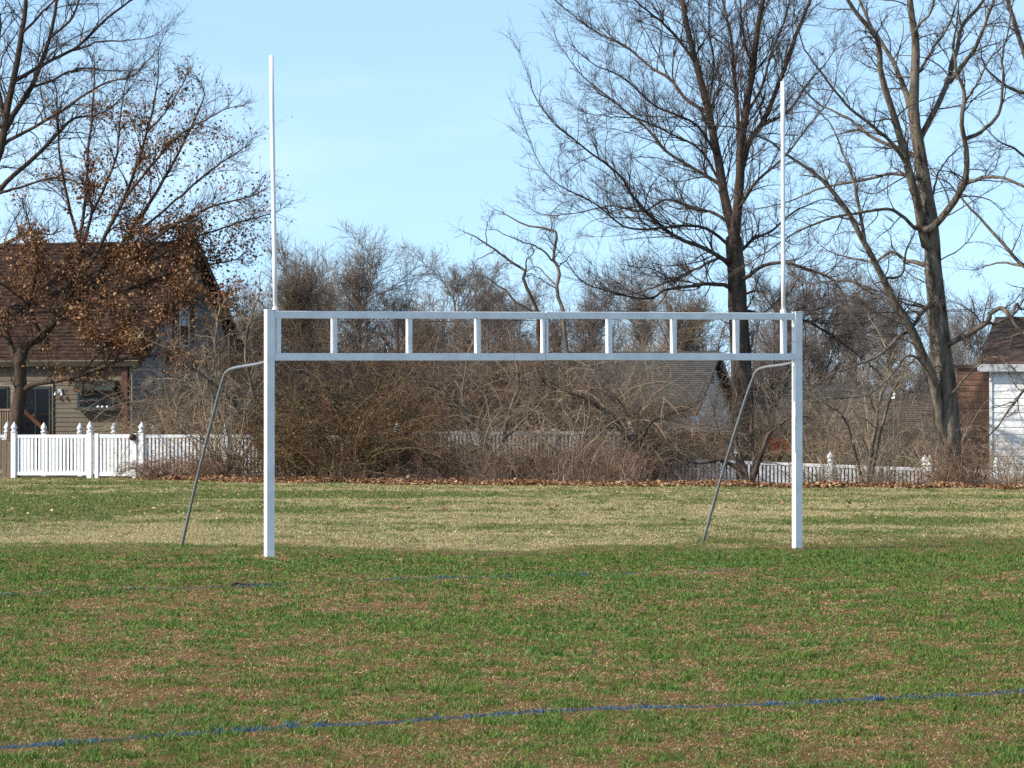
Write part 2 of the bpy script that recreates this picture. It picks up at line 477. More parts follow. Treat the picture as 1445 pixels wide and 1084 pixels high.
xs = axis(-20, 20, .2, -900, 900, 26); ys = axis(15, 110, .25, -120, 2500, 30)
X, Y = np.meshgrid(xs, ys); Z = ground(X, Y) + .012 * (fbm(X / .3, Y / .3, 3, 2) - .5)
g, bz = greenness(X, Y)
dirt = np.array((.19, .102, .047)); thatch = np.array((.36, .29, .16)); green = np.array((.085, .10, .02)); yard = np.array((.17, .15, .075))
base = dirt * (1 - bz[..., None]) + thatch * bz[..., None]
colr = base * (1 - g[..., None] * .8) + green * g[..., None] * .8
yd = sstep(88, 96, Y)[..., None]; colr = colr * (1 - yd) + yard * yd
nx, ny = len(xs), len(ys)
ii = (np.arange(ny - 1)[:, None] * nx + np.arange(nx - 1)[None]).ravel()
me = np_mesh('ground', np.stack([X, Y, Z], -1).reshape(-1, 3), [np.stack([ii, ii + 1, ii + nx + 1, ii + nx], 1)], colr.reshape(-1, 3), smooth=True)
gm = mat('turf_soil', (.85, .85, .85), .95, .45, 9, .05, attr='tone', bump=.6, bscale=40, color2=(1, 1, 1))
tag(link('ground', me, gm), 'flat athletic field of patchy turf running back to the yards', 'ground', kind='structure')


# ------------------------------------------------------------------ grass
def frustum_points(n, y0, y1, p, marg=1.36):
    q = 2 - p; u = RNG.random(n)
    y = (y0 ** q + u * (y1 ** q - y0 ** q)) ** (1 / q)
    x = (RNG.random(n) * 2 - 1) * (W / 2 / F * marg * y + .4)
    return x, y


def blades(x, y, h, wd, lean, tone, bent=True):
    n = len(x); z = ground(x, y) - .004
    P = np.stack([x, y, z], 1)
    a = RNG.random(n) * 2 * math.pi; u = np.stack([np.cos(a), np.sin(a), np.zeros(n)], 1)
    a2 = RNG.random(n) * 2 * math.pi; l = np.stack([np.cos(a2), np.sin(a2), np.zeros(n)], 1) * (lean * h)[:, None]
    up = np.array((0, 0, 1.)) * h[:, None]; hw = u * (wd / 2)[:, None]
    b0, b1 = P - hw, P + hw; tip = P + up + l
    if bent:
        m = P + up * .6 + l * .32
        V = np.stack([b0, b1, m + hw * .75, m - hw * .75, tip], 1).reshape(-1, 3); k = 5
        i = np.arange(n)[:, None] * 5
        fl = [i + np.array([[0, 1, 2, 3]]), i + np.array([[3, 2, 4]])]
    else:
        V = np.stack([b0, b1, tip], 1).reshape(-1, 3); k = 3
        fl = [np.arange(n)[:, None] * 3 + np.array([[0, 1, 2]])]
    return np_mesh('grass', V, fl, np.repeat(tone, k, axis=0))


def jit(c, n, s=.22, hue=.08):
    return np.clip(np.asarray(c)[None] * np.clip(1 + s * RNG.standard_normal((n, 1)), .35, 2) * (1 + hue * RNG.standard_normal((n, 3))), .004, 1)


line_store = {'near': [], 'far': []}


def make_grass(n, y0, y1, p, bent, wscale, name, label):
    x, y = frustum_points(n, y0, y1, p)
    g, bz = greenness(x, y)
    keep = y < edge_y(x) + .4
    x, y, g, bz = x[keep], y[keep], g[keep], bz[keep]
    tuft = np.clip((fbm(x / .085, y / .12, 61, 3) - .5) * 1.5 + .5, 0, 1)
    pg = np.clip(.14 + g * .82 + (tuft - .5) * .9, .05, .95)
    isg = RNG.random(len(x)) < pg
    # thin out the bare soil
    dens = np.where(isg, .25 + 1.3 * tuft ** 1.5, np.where(bz > .5, 1, .8))
    k = RNG.random(len(x)) < dens
    x, y, g, bz, isg, tuft = x[k], y[k], g[k], bz[k], isg[k], tuft[k]
    n = len(x)
    hue = fbm(x / 1.1, y / 1.8, 71, 3)[:, None]
    gcol = jit((.140, .196, .036), n, .3) * (1 - hue) + jit((.100, .188, .035), n, .3) * hue
    gcol = gcol * (1 + bz[:, None] * np.array((.10, -.08, .02)))
    brown = jit((.33, .185, .085), n, .32); tan = jit((.49, .405, .205), n, .26)
    dmix = np.where(RNG.random(n) < (.27 + .65 * bz), 1., 0.)[:, None]
    dead = brown * (1 - dmix) + tan * dmix
    tone = np.where(isg[:, None], gcol, dead)
    h = np.where(isg, .007 + .042 * tuft ** 2.0 * (.5 + .8 * g), np.where(bz > .5, .012 + .024 * tuft, .012)) * np.clip(1 + .3 * RNG.standard_normal(n), .4, 1.9)
    lean = np.where(isg, 1.1, np.where(bz > .5, 1.4, 2.4)) * RNG.random(n) * 1.6
    wd = .0052 * (y / 19) ** 1.0 * wscale * np.clip(1 + .25 * RNG.standard_normal(n), .5, 1.6)
    # paint on the two lines
    for P, key, hwid in ((LINE_NEAR, 'near', .075), (LINE_FAR, 'far', .11)):
        d = dist_line(x, y, P) + .10 * (fbm(x / .5, y * 0, 83, 3) - .5)
        wear = fbm(x / .55, y * 0 + 3, 91, 3)
        thr = np.interp(x, [-3, -2.2, -1, 3], [.02, .02, .06, .10]) if key == 'near' else np.interp(x, [-5, -4.4, -2.6, -2, -1.4, .2, .6, 1.3, 6], [.16, .12, .12, .14, .20, .32, .24, .38, .46])
        on = (np.abs(d) < hwid * (.75 + .5 * tuft)) & (wear > thr - .03 + (.22 if key == 'near' else .5) * RNG.random(n))
        line_store[key].append((x[on], y[on], h[on], wd[on], lean[on]))
        m = ~on
        x, y, h, wd, lean, tone, tuft = x[m], y[m], h[m], wd[m], lean[m], tone[m], tuft[m]; n = len(x)
    me = blades(x, y, h, wd, lean, tone, bent)
    tag(link(name, me, M['grass']), label, 'grass', kind='stuff')


make_grass(1180000, 16.2, 46, 1.15, True, 1.0, 'grass', 'patchy green turf of the playing field with bare brown spots')
make_grass(880000, 46, 96, 1.35, False, .85, 'grass', 'dry straw coloured grass with green streaks behind the goal')
for key, lab in (('near', 'worn blue painted field line nearest the viewer'), ('far', 'faded blue painted field line in front of the goal posts')):
    x, y, h, wd, lean = [np.concatenate([q[i] for q in line_store[key]]) for i in range(5)]
    n = len(x)
    blue = (.06, .13, .22) if key == 'near' else (.07, .14, .17)
    me = blades(x, y, h * .65 + .006, wd * 1.25, lean, jit(blue, n, .28, .1), True)
    tag(link('painted_line', me, M['grass']), lab, 'field line', kind='structure')


# ------------------------------------------------------------------ goal
def v3(xy, z): return np.array((xy[0], xy[1], z))


gn = np.array((-gdir[1], gdir[0]))                           # points behind the goal
G3, N3, UP = v3(gdir, 0), v3(gn, 0), np.array((0, 0, 1.))
Wg = np.linalg.norm(GR - GL)
zl, zr = gz(*GL), gz(*GR)
goal = empty('football_goal', (GL[0], GL[1], zl), 'white steel football goal with a ladder crossbar and two tall uprights', 'goal')
TOP, LOWT, LOWB = 3.03, 2.50, 2.41
PW = .105


def gp(s, d, z): return v3(GL + gdir * s + gn * d, z)


for s, top in ((0, 3.035), (Wg, 3.085)):
    b = MB(); b.obox(gp(s - PW / 2, -PW / 2, -.15), G3 * PW, N3 * PW, UP * (top + .15))
    p = b.build('post', M['goal'], goal, bevel=.006)
    b = MB(); b.obox(gp(s - PW / 2 - .004, -PW / 2 - .004, top + .0005), G3 * (PW + .008), N3 * (PW + .008), UP * .01); b.build('cap', M['goal'], p, bevel=.003)
    for k in range(4):
        b = MB(); b.tube([gp(s - PW / 2 - .006, .0, 2.36 + .17 * k), gp(s - PW / 2 + .004, 0, 2.36 + .17 * k)], .008, 8)
        b.build('bolt', M['pipe'], p)
RH, RD = .092, .046


def rail(s0, s1, z0, z1, name, dz=0):
    b = MB(); o = gp(s0, -.045, z0 + dz)
    u = gp(s1, -.045, z1 + dz) - o
    b.obox(o, u, N3 * RD, UP * RH); return b.build(name, M['goal'], goal, bevel=.006)


# the verticals, by where the photograph shows them along the bar
def s_at(px):
    r = (px - W / 2) / F
    return (r * GL[1] - GL[0]) / (gdir[0] - r * gdir[1])


TLZ, TRZ = 2.935, 2.985                   # underside of top bar, at left and right post
BLZ, BRZ = 2.415, 2.455                   # underside of lower bar


def zlin(a, b_, s): return a + (b_ - a) * s / Wg


smid = s_at(768.5)
for z0, z1 in ((TLZ, TRZ), (BLZ, BRZ)):
    rail(PW / 2 + .001, smid - .003, z0, zlin(z0, z1, smid), 'crossbar_rail')
    rail(smid + .003, Wg - PW / 2 - .001, zlin(z0, z1, smid) + .004, z1, 'crossbar_rail')
UW = .054
for px in (391.5, 471.5, 577.5, 674, 859.5, 950.5, 1039, 1106):
    s = s_at(px)
    if px < 400: s = PW / 2 + .06
    b = MB(); z0 = zlin(BLZ, BRZ, s) + RH + .001; z1 = zlin(TLZ, TRZ, s) - .001 + (0.004 if s > smid else 0)
    b.obox(gp(s - UW / 2, -.042, z0), G3 * UW, N3 * .094, UP * (z1 - z0)); b.build('strut', M['goal'], goal, bevel=.004)
for ds in (-.036, .008):
    b = MB(); z0 = zlin(BLZ, BRZ, smid) + RH + .006; z1 = zlin(TLZ, TRZ, smid) - .002
    b.obox(gp(smid + ds, -.042, z0), G3 * .028, N3 * .094, UP * (z1 - z0)); b.build('strut', M['goal'], goal, bevel=.003)
# uprights stand on the top bar
for px0, py0, px1, py1 in ((388.5, 440, 382.8, 78), (1105.5, 443, 1104.6, 115)):
    s = s_at(px0); Yb = (GL + gdir * s)[1]
    a = gp(s, 0, zlin(TLZ, TRZ, s) + RH - .02); t = at(px1, py1, Yb)
    b = MB(); b.tube(np.linspace(a, t, 6), .0275, 16); u_ = b.build('upright', M['upright'], goal, smooth=False)
    for p_ in u_.data.polygons: p_.use_smooth = len(p_.vertices) == 4
    b = MB(); b.tube([a + UP * .015, a + UP * .06], .041, 16); b.build('collar', M['goal'], u_)
for s, zt, zb, b0, b1 in ((0, 2.41, 2.31, 1.65, 3.42), (Wg, 2.44, 2.345, 1.2, 2.78)):
    P = [gp(s - .0, PW / 2 - .01, zt), gp(s, b0 * .3, zt - .035), gp(s, b0 * .75, zb + .03), gp(s, b0 * .94, zb - .015), gp(s, b0 * 1.04, zb - .12), gp(s, b0 + (b1 - b0) * .2, zb * .8), gp(s, b0 + (b1 - b0) * .6, zb * .4), gp(s, b1, -.1)]
    b = MB(); b.tube(smooth_line(P, 40), .020, 12); br = b.build('rear_brace', M['pipe'], goal, smooth=True)


# ------------------------------------------------------------------ fences
def picket_fence(stops, label, group, gaps=(), height=1.12, m='vinyl', cap_at=None, base=None, pick=.098, pw=.058):
    """stops: list of (x, y) post positions; gaps: bay numbers that are left open."""
    x0, y0 = stops[0]
    f = empty('picket_fence', (x0, y0, gz(x0, y0)), label, 'fence', group)
    zb = base or (lambda x, y: gz(x, y))
    for i, (x, y) in enumerate(stops):
        z = zb(x, y); j = min(i, len(stops) - 2)
        d = np.array(stops[j + 1]) - np.array(stops[j]); d = d / np.linalg.norm(d); n = np.array((-d[1], d[0]))
        b = MB(); b.obox(v3(np.array((x, y)) - d * .066 - n * .066, z - .25), v3(d, 0) * .132, v3(n, 0) * .132, UP * (height + .33))
        p = b.build('post', M[m], f, bevel=.006)
        if cap_at is None or i in cap_at:
            b = MB(); b.lathe((x, y, z + height + .0805), [(.088, 0), (.094, .02), (.052, .045), (.05, .06), (.082, .10), (.088, .125), (.07, .17), (.03, .23), (.004, .275)], 12)
            b.build('cap', M[m], p, smooth=True)
    for i in range(len(stops) - 1):
        if i in gaps: continue
        A, B = np.array(stops[i]), np.array(stops[i + 1]); L = np.linalg.norm(B - A); d = (B - A) / L; n = np.array((-d[1], d[0]))
        za, zc = zb(*A), zb(*B)
        P = lambda s, o, z: v3(A + d * s + n * o, za + (zc - za) * s / L + z)
        b = MB()
        for zz, hh in ((.07, .09), (height - .07, .08)):
            b.obox(P(.067, -.022, zz), P(L - .067, -.022, zz) - P(.067, -.022, zz), v3(n, 0) * .044, UP * hh)
        k = int((L - .15) / pick)
        for q in range(k):
            s = .067 + (L - .134) * (q + .5) / k
            b.obox(P(s - pw / 2, -.0105, .161), v3(d, 0) * pw, v3(n, 0) * .021, UP * (height - .07 - .162))
        b.build('panel', M[m], f)
    return f


def px_xy(px, Y): return ((px - W / 2) / F * Y, Y)


def run(pxa, Ya, pxb, Yb, n):
    a, b = np.array(px_xy(pxa, Ya)), np.array(px_xy(pxb, Yb))
    return [tuple(a + (b - a) * i / n) for i in range(n + 1)]


picket_fence([px_xy(20, 96.6), px_xy(127, 95.9)], 'bright white picket fence panel left of the gate below the brown leaved tree', 'white picket fences')
# gate between the two middle posts
ga, gb_ = np.array(px_xy(134.5, 95.85)), np.array(px_xy(193, 95.5))
gt = empty('fence_gate', (ga[0], ga[1], gz(*ga)), 'white picket gate between two capped posts in front of the dark house', 'gate')
d = (gb_ - ga) / np.linalg.norm(gb_ - ga); n = np.array((-d[1], d[0])); L = np.linalg.norm(gb_ - ga)
for s in (0, L - .1):
    b = MB(); b.obox(v3(ga + d * (s - .0) - n * .05, .0), v3(d, 0) * .1, v3(n, 0) * .1, UP * 1.16); b.build('stile', M['vinyl'], gt, bevel=.005)
b = MB()
for zz in (.06, 1.05): b.obox(v3(ga + d * .1005 - n * .022, zz), v3(d, 0) * (L - .201), v3(n, 0) * .044, UP * .09)
k = int((L - .2) / .098)
for q in range(k):
    s = .1 + (L - .2) * (q + .5) / k; b.obox(v3(ga + d * (s - .029) - n * .0105, .151), v3(d, 0) * .058, v3(n, 0) * .021, UP * .898)
b.build('gate_panel', M['vinyl'], gt)
b = MB(); b.lathe(v3(gb_ - d * .05 - n * .13, .98), [(.02, -.005), (.085, .02), (.11, .08), (.085, .15), (.02, .175)], 12)
tag(b.build('lantern', M['black'], smooth=True), 'round black fixture hung beside the gate post of the white fence', 'lantern')
picket_fence(run(200, 95.4, 560, 94, 3), 'greying picket fence half hidden by bare stems right of the gate', 'white picket fences')
picket_fence(run(566, 93.8, 890, 93, 3), 'picket fence coloured grey for thicket shade, buried in the middle thicket', 'white picket fences', m='vinyl_shaded', base=lambda x, y: .1, cap_at=(3,))
picket_fence(run(909, 97, 1305, 95.6, 3), 'low white picket fence stepping down behind the right goal post', 'white picket fences', m='vinyl', base=lambda x, y: np.interp(x, [3.3, 10.7, 16], [-.59, -.86, -1.0]))
picket_fence(run(1312, 95.5, 1500, 94.8, 2), 'white picket fence remnant behind the forked tree trunk', 'white picket fences', m='vinyl', base=lambda x, y: np.interp(x, [3.3, 10.7, 16], [-.59, -.86, -1.0]))
picket_fence([px_xy(p, 99.5) for p in (-60, 10, 62, 113, 161, 218, 275, 330)], 'rear picket fence whose pointed caps peep over the bright front fence', 'white picket fences', height=1.10)
wf = empty('board_fence', (*px_xy(-60, 96.8), 0), 'weathered brown board fence at the foot of the brown leaved tree', 'fence')
for i, px in enumerate(range(-70, 14, 8)):
    x, y = px_xy(px, 96.9); b = MB(); hgt = 1.0 + .03 * math.sin(i * 2.3)
    b.obox((x, y, -.1), (.132, 0, 0), (0, .025, 0), (0, 0, hgt + .06)); b.build('board', M['boards'], wf, bevel=.004)
b = MB()
for z in (.25, .8): b.obox((px_xy(-70, 96.93)[0], 96.93, z), (1.6, 0, 0), (0, .05, 0), (0, 0, .09))
b.build('rail', M['boards'], wf)


# ------------------------------------------------------------------ houses
def house(name, label, near, phi, length, depth, z0, eave, ridge, wall_m, gable_m, roof_m, over=.35, lower=None, course=.13, fascia='trim_tan', roofcourse=.16, rake=None):
    """near: corner nearest the camera (x,y); the gable wall runs from it away (angle phi right of straight back), the long front wall to its left."""
    near = np.array(near); gd = np.array((math.sin(phi), math.cos(phi))); fd = np.array((-math.cos(phi), math.sin(phi)))
    h = empty(name, (near[0], near[1], z0), label, 'house')
    A = lambda s, t, z: v3(near + fd * s + gd * t, z)
    nf, ng = v3(-gd, 0), v3(-fd, 0)
    b = MB(); b.laps(A(0, 0, z0), v3(fd, 0), UP, nf, lambda z: (0, length), 0, eave - z0, course)
    b.build('front_wall', M[wall_m], h)
    b = MB(); b.laps(A(0, depth, z0), v3(fd, 0), UP, -nf, lambda z: (0, length), 0, eave - z0, course * 2); b.build('rear_wall', M[wall_m], h)
    lowz = lower[0] if lower else z0
    def gbound(z):
        z = z + lowz
        if z <= eave: return (0, depth)
        k = (z - eave) / (ridge - eave) * depth / 2
        return (k, depth - k)
    b = MB(); b.laps(A(0, 0, lowz), v3(gd, 0), UP, ng, gbound, 0, ridge - lowz, course)
    b.build('gable_wall', M[gable_m], h)
    b = MB(); b.laps(A(length, 0, lowz), v3(gd, 0), UP, -ng, gbound, 0, ridge - lowz, course); b.build('gable_wall', M[gable_m], h)
    if lower:
        b = MB(); b.obox(A(-.02, -.02, z0), v3(fd, 0) * (length + .04), v3(gd, 0) * (depth + .04), UP * (lowz - z0)); b.build('brick_base', M[lower[1]], h)
    # roof: two pitches of shingle courses on solid slabs
    sl = np.array((depth / 2, ridge - eave)); sl_len = np.linalg.norm(sl)
    rf = None
    for side in (0, 1):
        t0, tdir = (0, 1) if side == 0 else (depth, -1)
        vdir = (v3(gd, 0) * tdir * sl[0] + UP * sl[1]) / sl_len
        nn = np.cross(v3(fd, 0), vdir); nn = nn if nn[2] > 0 else -nn
        o = A(-over, t0, eave) - vdir * over + nn * .04
        b = MB(); b.obox(o, v3(fd, 0) * (length + 2 * over), vdir * (sl_len + over - .002), nn * .08)
        b.laps(o + nn * .081, v3(fd, 0), vdir, nn, lambda z: (0, length + 2 * over), 0, sl_len + over, roofcourse, .02)
        r_ = b.build('roof', M[roof_m], h)
        bb = MB(); bb.obox(o - nn * .10 - vdir * .02, v3(fd, 0) * (length + 2 * over), vdir * .0195, nn * .2); bb.build('gutter', M[fascia], r_)
        bb = MB(); bb.obox(o - nn * .12 - v3(fd, 0) * .022, v3(fd, 0) * .021, vdir * (sl_len + over), nn * .2); bb.build('rake_board', M[rake or fascia], r_)
    return h, A, v3(fd, 0), v3(gd, 0), nf, ng


def part_box(h, name, m, o, u, v, w_, parent=None, bevel=0):
    b = MB(); b.obox(o, u, v, w_); return b.build(name, M[m], parent or h, bevel=bevel)


# left house
phi = math.radians(17.5)
hn = px_xy(186, 104)
hs, A, fd, gd, nf, ng = house('brown_house', 'dark grey clapboard house with red brown roof behind the brown leaved tree', hn, phi, 13, 8, 0, 3.28, 6.62, 'siding_tan', 'siding_grey', 'roof_red', rake='shutter')


def s_front(px):
    r = (px - W / 2) / F
    return (r * hn[1] - hn[0]) / (fd[0] - r * fd[1])


def zpix(py, y): return EYE + (HOR - py) / F * y


def front_box(px0, px1, py0, py1, d0, d1, name, m, parent=None):
    a, b_ = s_front(px1), s_front(px0); y = hn[1] + fd[1] * (a + b_) / 2
    z0, z1 = zpix(py1, y), zpix(py0, y)
    return part_box(hs, name, m, A(a, 0, z0) + nf * d0, fd * (b_ - a), nf * (d1 - d0), UP * (z1 - z0), parent)


front_box(-40, 76, 541, 616, .02, .06, 'door_surround', 'trim_tan')
for px0, px1 in ((-38, 14), (30, 73)):
    dr = front_box(px0, px1, 545, 616, .061, .10, 'sliding_door', 'trim_dark')
    front_box(px0 + 3, (px0 + px1) / 2 - 1, 549, 612, .101, .112, 'pane', 'glass', dr)
    front_box((px0 + px1) / 2 + 1, px1 - 3, 549, 612, .101, .112, 'pane', 'glass', dr)
# garden window with a sloping top
gwn = front_box(113, 166, 540, 578, .02, .22, 'garden_window', 'trim_dark')
front_box(116.5, 138.2, 551, 573.5, .221, .235, 'pane', 'glass', gwn)
front_box(140, 161.5, 551, 573.5, .221, .235, 'pane', 'glass', gwn)
front_box(112, 167, 576, 579, .02, .30, 'sill', 'trim_dark', gwn)
a, b_ = s_front(167), s_front(112); y = hn[1] + fd[1] * (a + b_) / 2; z1, z0 = zpix(537, y), zpix(549, y)
b = MB(); b.add([A(a, 0, z1) + nf * .02, A(b_, 0, z1) + nf * .02, A(b_, 0, z0) + nf * .42, A(a, 0, z0) + nf * .42, A(a, 0, z1 - .04) + nf * .02, A(b_, 0, z1 - .04) + nf * .02, A(b_, 0, z0 - .04) + nf * .42, A(a, 0, z0 - .04) + nf * .42],
      [(0, 1, 2, 3), (7, 6, 5, 4), (3, 2, 6, 7), (0, 3, 7, 4), (1, 5, 6, 2)])
b.build('awning', M['trim_dark'], gwn)
for q, px in enumerate((144, 150, 157)):
    s = s_front(px); b = MB(); b.lathe(A(s, 0, zpix(575.8, 104.5)) + nf * .265, [(.03, 0), (.042, .02), (.04, .05), (.02, .065)], 8)
    tag(b.build('pot', M['trim_white'], smooth=True), ('small white pot on the garden window sill, nearest the door lamp', 'small white pot in the middle of the garden window sill', 'small white pot on the garden window sill, nearest the downspout')[q], 'pot', 'pots on the garden window sill')
ds = front_box(174, 182, 512, 618, .03, .12, 'downspout', 'downspout')
front_box(183, 187.5, 505, 618, .02, .05, 'corner_board', 'trim_tan')
lm = front_box(83, 88, 549, 554, .02, .08, 'wall_lamp', 'lamp')
for px in (81, 90):
    s = s_front(px); b = MB(); b.lathe(A(s, 0, zpix(557, 104.5)) + nf * .13, [(.012, .09), (.05, .0), (.055, -.02)][::-1], 10); b.build('lamp_head', M['lamp'], lm, smooth=True)
# deck in front of the doors
b = MB(); dk = front_box(-60, 82, 619, 624, .15, 2.4, 'deck', 'deckwood')
a0, a1 = s_front(78), s_front(-60)
b = MB(); zd = zpix(619, 103)
for k in range(44):
    s = a0 + (a1 - a0) * k / 43; b.obox(A(s, 0, zd) + nf * 2.32, fd * .035, nf * .035, UP * .78)
b.obox(A(a0, 0, zd + .781) + nf * 2.30, fd * (a1 - a0), nf * .08, UP * .05); b.build('deck_rail', M['boards'], dk)
b = MB(); o = A(a0 - .02, 0, zd + .8) + nf * 2.3
b.obox(o, -fd * .9 - UP * .75, nf * .09, UP * .14); b.obox(o + fd * .0 - UP * .75, fd * .1, nf * .09, UP * .75); b.build('stair_rail', M['deckwood'], dk)


# gable window with shutters
def g_t(px):
    r = (px - W / 2) / F
    return (r * hn[1] - hn[0]) / (gd[0] - r * gd[1])


def gable_box(px0, px1, py0, py1, d0, d1, name, m, parent=None):
    a, b_ = g_t(px0), g_t(px1); y = hn[1] + gd[1] * (a + b_) / 2; z0, z1 = zpix(py1, y), zpix(py0, y)
    return part_box(hs, name, m, A(0, a, z0) + ng * d0, gd * (b_ - a), ng * (d1 - d0), UP * (z1 - z0), parent)


wn = gable_box(250.5, 264.5, 429, 489, .02, .06, 'window', 'trim_white')
gable_box(252, 263, 431, 458, .061, .068, 'pane', 'sky_pane', wn); gable_box(252, 263, 460, 487, .061, .068, 'pane', 'glass', wn)
gable_box(243.5, 250.2, 428, 490, .02, .055, 'shutter', 'shutter'); gable_box(264.8, 272, 428, 490, .02, .055, 'shutter', 'shutter')

# centre house
cn = px_xy(973, 120)
hc, A, fd, gd, nf, ng = house('grey_roofed_house', 'low grey roofed house with pale gable and louvred vent beyond the thicket', cn, math.radians(13), 15, 8, -1.25, 1.75, 3.62, 'siding_white', 'siding_white', 'roof_grey', over=.3, lower=(1.0, 'brick'), course=.18, fascia='trim_tan')
z = zpix(527, 123); b = MB()
for k in range(7): b.obox(A(0, 3.6, z - .32 + k * .09) + ng * .02, gd * .8, ng * .03, UP * .06)
b.build('gable_vent', M['roof_grey'], hc)
for s in (3, 7, 11):
    wnd = part_box(hc, 'window', 'trim_white', A(s, 0, -.2) + nf * .03, fd * 1.1, nf * .04, UP * 1.3)
    part_box(hc, 'pane', 'glass', A(s + .06, 0, -.14) + nf * .071, fd * .98, nf * .01, UP * 1.18, wnd)
# long brown roofed house at right, grey roofed one behind it
cn = px_xy(1392, 104)
hb, A, fd, gd, nf, ng = house('brown_roofed_house', 'long low house with a streaked brown roof right of the goal', cn, math.radians(6), 5.4, 8, -1.75, .55, 1.98, 'siding_brown', 'siding_brown', 'roof_brown', over=.3, course=.2, fascia='trim_dark')
for s in (1.2, 3.4):
    wnd = part_box(hb, 'window', 'trim_dark', A(s, 0, -.9) + nf * .03, fd * .9, nf * .04, UP * 1.1)
    part_box(hb, 'pane', 'glass', A(s + .06, 0, -.84) + nf * .071, fd * .78, nf * .01, UP * .98, wnd)
cn = px_xy(1262, 128)
hg, A, fd, gd, nf, ng = house('distant_house', 'distant house showing only a flat grey roof behind the brown roof', cn, math.radians(5), 7, 8, -1.7, .9, 2.5, 'siding_grey', 'siding_grey', 'roof_grey', over=.3, course=.25)
part_box(hg, 'door', 'trim_dark', A(3, 0, -1.6) + nf * .03, fd * .95, nf * .04, UP * 2.0)
# satellite dish on the brown roof
dx, dy, dz_ = at(1255, 557, 110)
sd = empty('satellite_dish', (dx, dy, dz_ - .8), 'round pale dish standing above the brown roof ridge', 'dish')
b = MB(); V = []; Fc = []
for i, (r, q) in enumerate(((.01, 0), (.09, .02), (.15, .05), (.20, .08))):
    for k in range(20):
        a = 2 * math.pi * k / 20; V.append((dx + r * math.cos(a) * .85, dy - q, dz_ + r * 1.15 * math.sin(a)))
for i in range(3):
    for k in range(20): Fc.append((i * 20 + k, i * 20 + (k + 1) % 20, (i + 1) * 20 + (k + 1) % 20, (i + 1) * 20 + k))
Fc.append(tuple(range(20))); b.add(V, Fc); b.build('reflector', M['dish'], sd, smooth=True)
b = MB(); b.tube([(dx, dy + .04, dz_ - 1.3), (dx, dy + .04, dz_)], .03, 8); b.build('mast', M['lamp'], sd)
# right house
cn = px_xy(1520, 101)
hr, A, fd, gd, nf, ng = house('white_house', 'white sided house with brown roof and white eave at the right edge', cn, math.radians(14), 2.4, 8.2, -1.7, 2.98, 4.32, 'siding_white', 'siding_white', 'roof_warm', over=.3, course=.2, fascia='trim_white')
part_box(hr, 'corner_board', 'trim_white', A(2.32, 0, -1.7) + nf * .02, fd * .08, nf * .03, UP * 4.6)
part_box(hr, 'window', 'trim_dark', A(.3, 0, .8) + nf * .02, fd * .8, nf * .03, UP * 1.2)
b = MB(); o = A(2.402, 1.0, -1.7); b.laps(o, fd, UP, nf, lambda z: (0, 1.0), 0, 4.62, .16); b.laps(o + fd * 1.0, gd, UP, fd, lambda z: (0, 4), 0, 4.62, .16)
b.build('side_wing', M['siding_brown'], hr)
part_box(hr, 'wing_roof', 'roof_brown', A(2.405, .9, 2.93), fd * 1.1, gd * 4.2, UP * .1)

# odds and ends in the yards
x, y = px_xy(1103, 100); z = zpix(645, 100)
ot = empty('garden_slide', (x, y, gz(x, y)), 'small orange slanted slide glimpsed behind the right goal post', 'slide')
b = MB(); b.obox((x - .25, y, z + .1), (.55, 0, -.05), (0, .5, 0), (0, 0, .05)); b.obox((x - .25, y - .004, z + .1), (.55, 0, .0), (0, .02, 0), (-.2, 0, .42)); b.build('chute', M['orange'], ot)
b = MB()
for q in (-.2, .2): b.obox((x + q, y + .1, gz(x, y) - .1), (.05, 0, 0), (0, .05, 0), (0, 0, z + .1 - gz(x, y) + .099))
b.build('leg', M['boards'], ot)
x, y = px_xy(1041, 95.5); z = gz(x, y)
bf = empty('bird_feeder', (x, y, z), 'dark post with a small white tag standing behind the low fence', 'post')
b = MB(); b.obox((x - .045, y, z - .1), (.09, 0, 0), (0, .09, 0), (0, 0, zpix(617, 95.5) - z + .1)); b.build('post', M['black'], bf)
b = MB(); p = at(1041, 636, 95.3); b.obox(p - (.06, 0, .09), (.11, 0, .04), (0, .04, 0), (-.03, 0, .15)); b.build('tag', M['trim_white'], bf)
for q, (ya, yb, Yw) in enumerate(((447, 414, 118), (434, 424, 140))):
    a, c = at(-500, ya, Yw), at(1950, yb, Yw); P = [a + (c - a) * t - UP * .5 * math.sin(math.pi * t) for t in np.linspace(0, 1, 40)]
    b = MB(); b.tube(P, .012, 6)
    tag(b.build('overhead_wire', M['wire'], smooth=True), ('lower thin black wire strung across behind the big bare trees', 'higher thin black wire strung across farther behind the trees')[q], 'wire', 'overhead wires')

TWIG = (.095, .072, .058); TWIG_G = (.135, .112, .098); TAN = (.235, .185, .135)


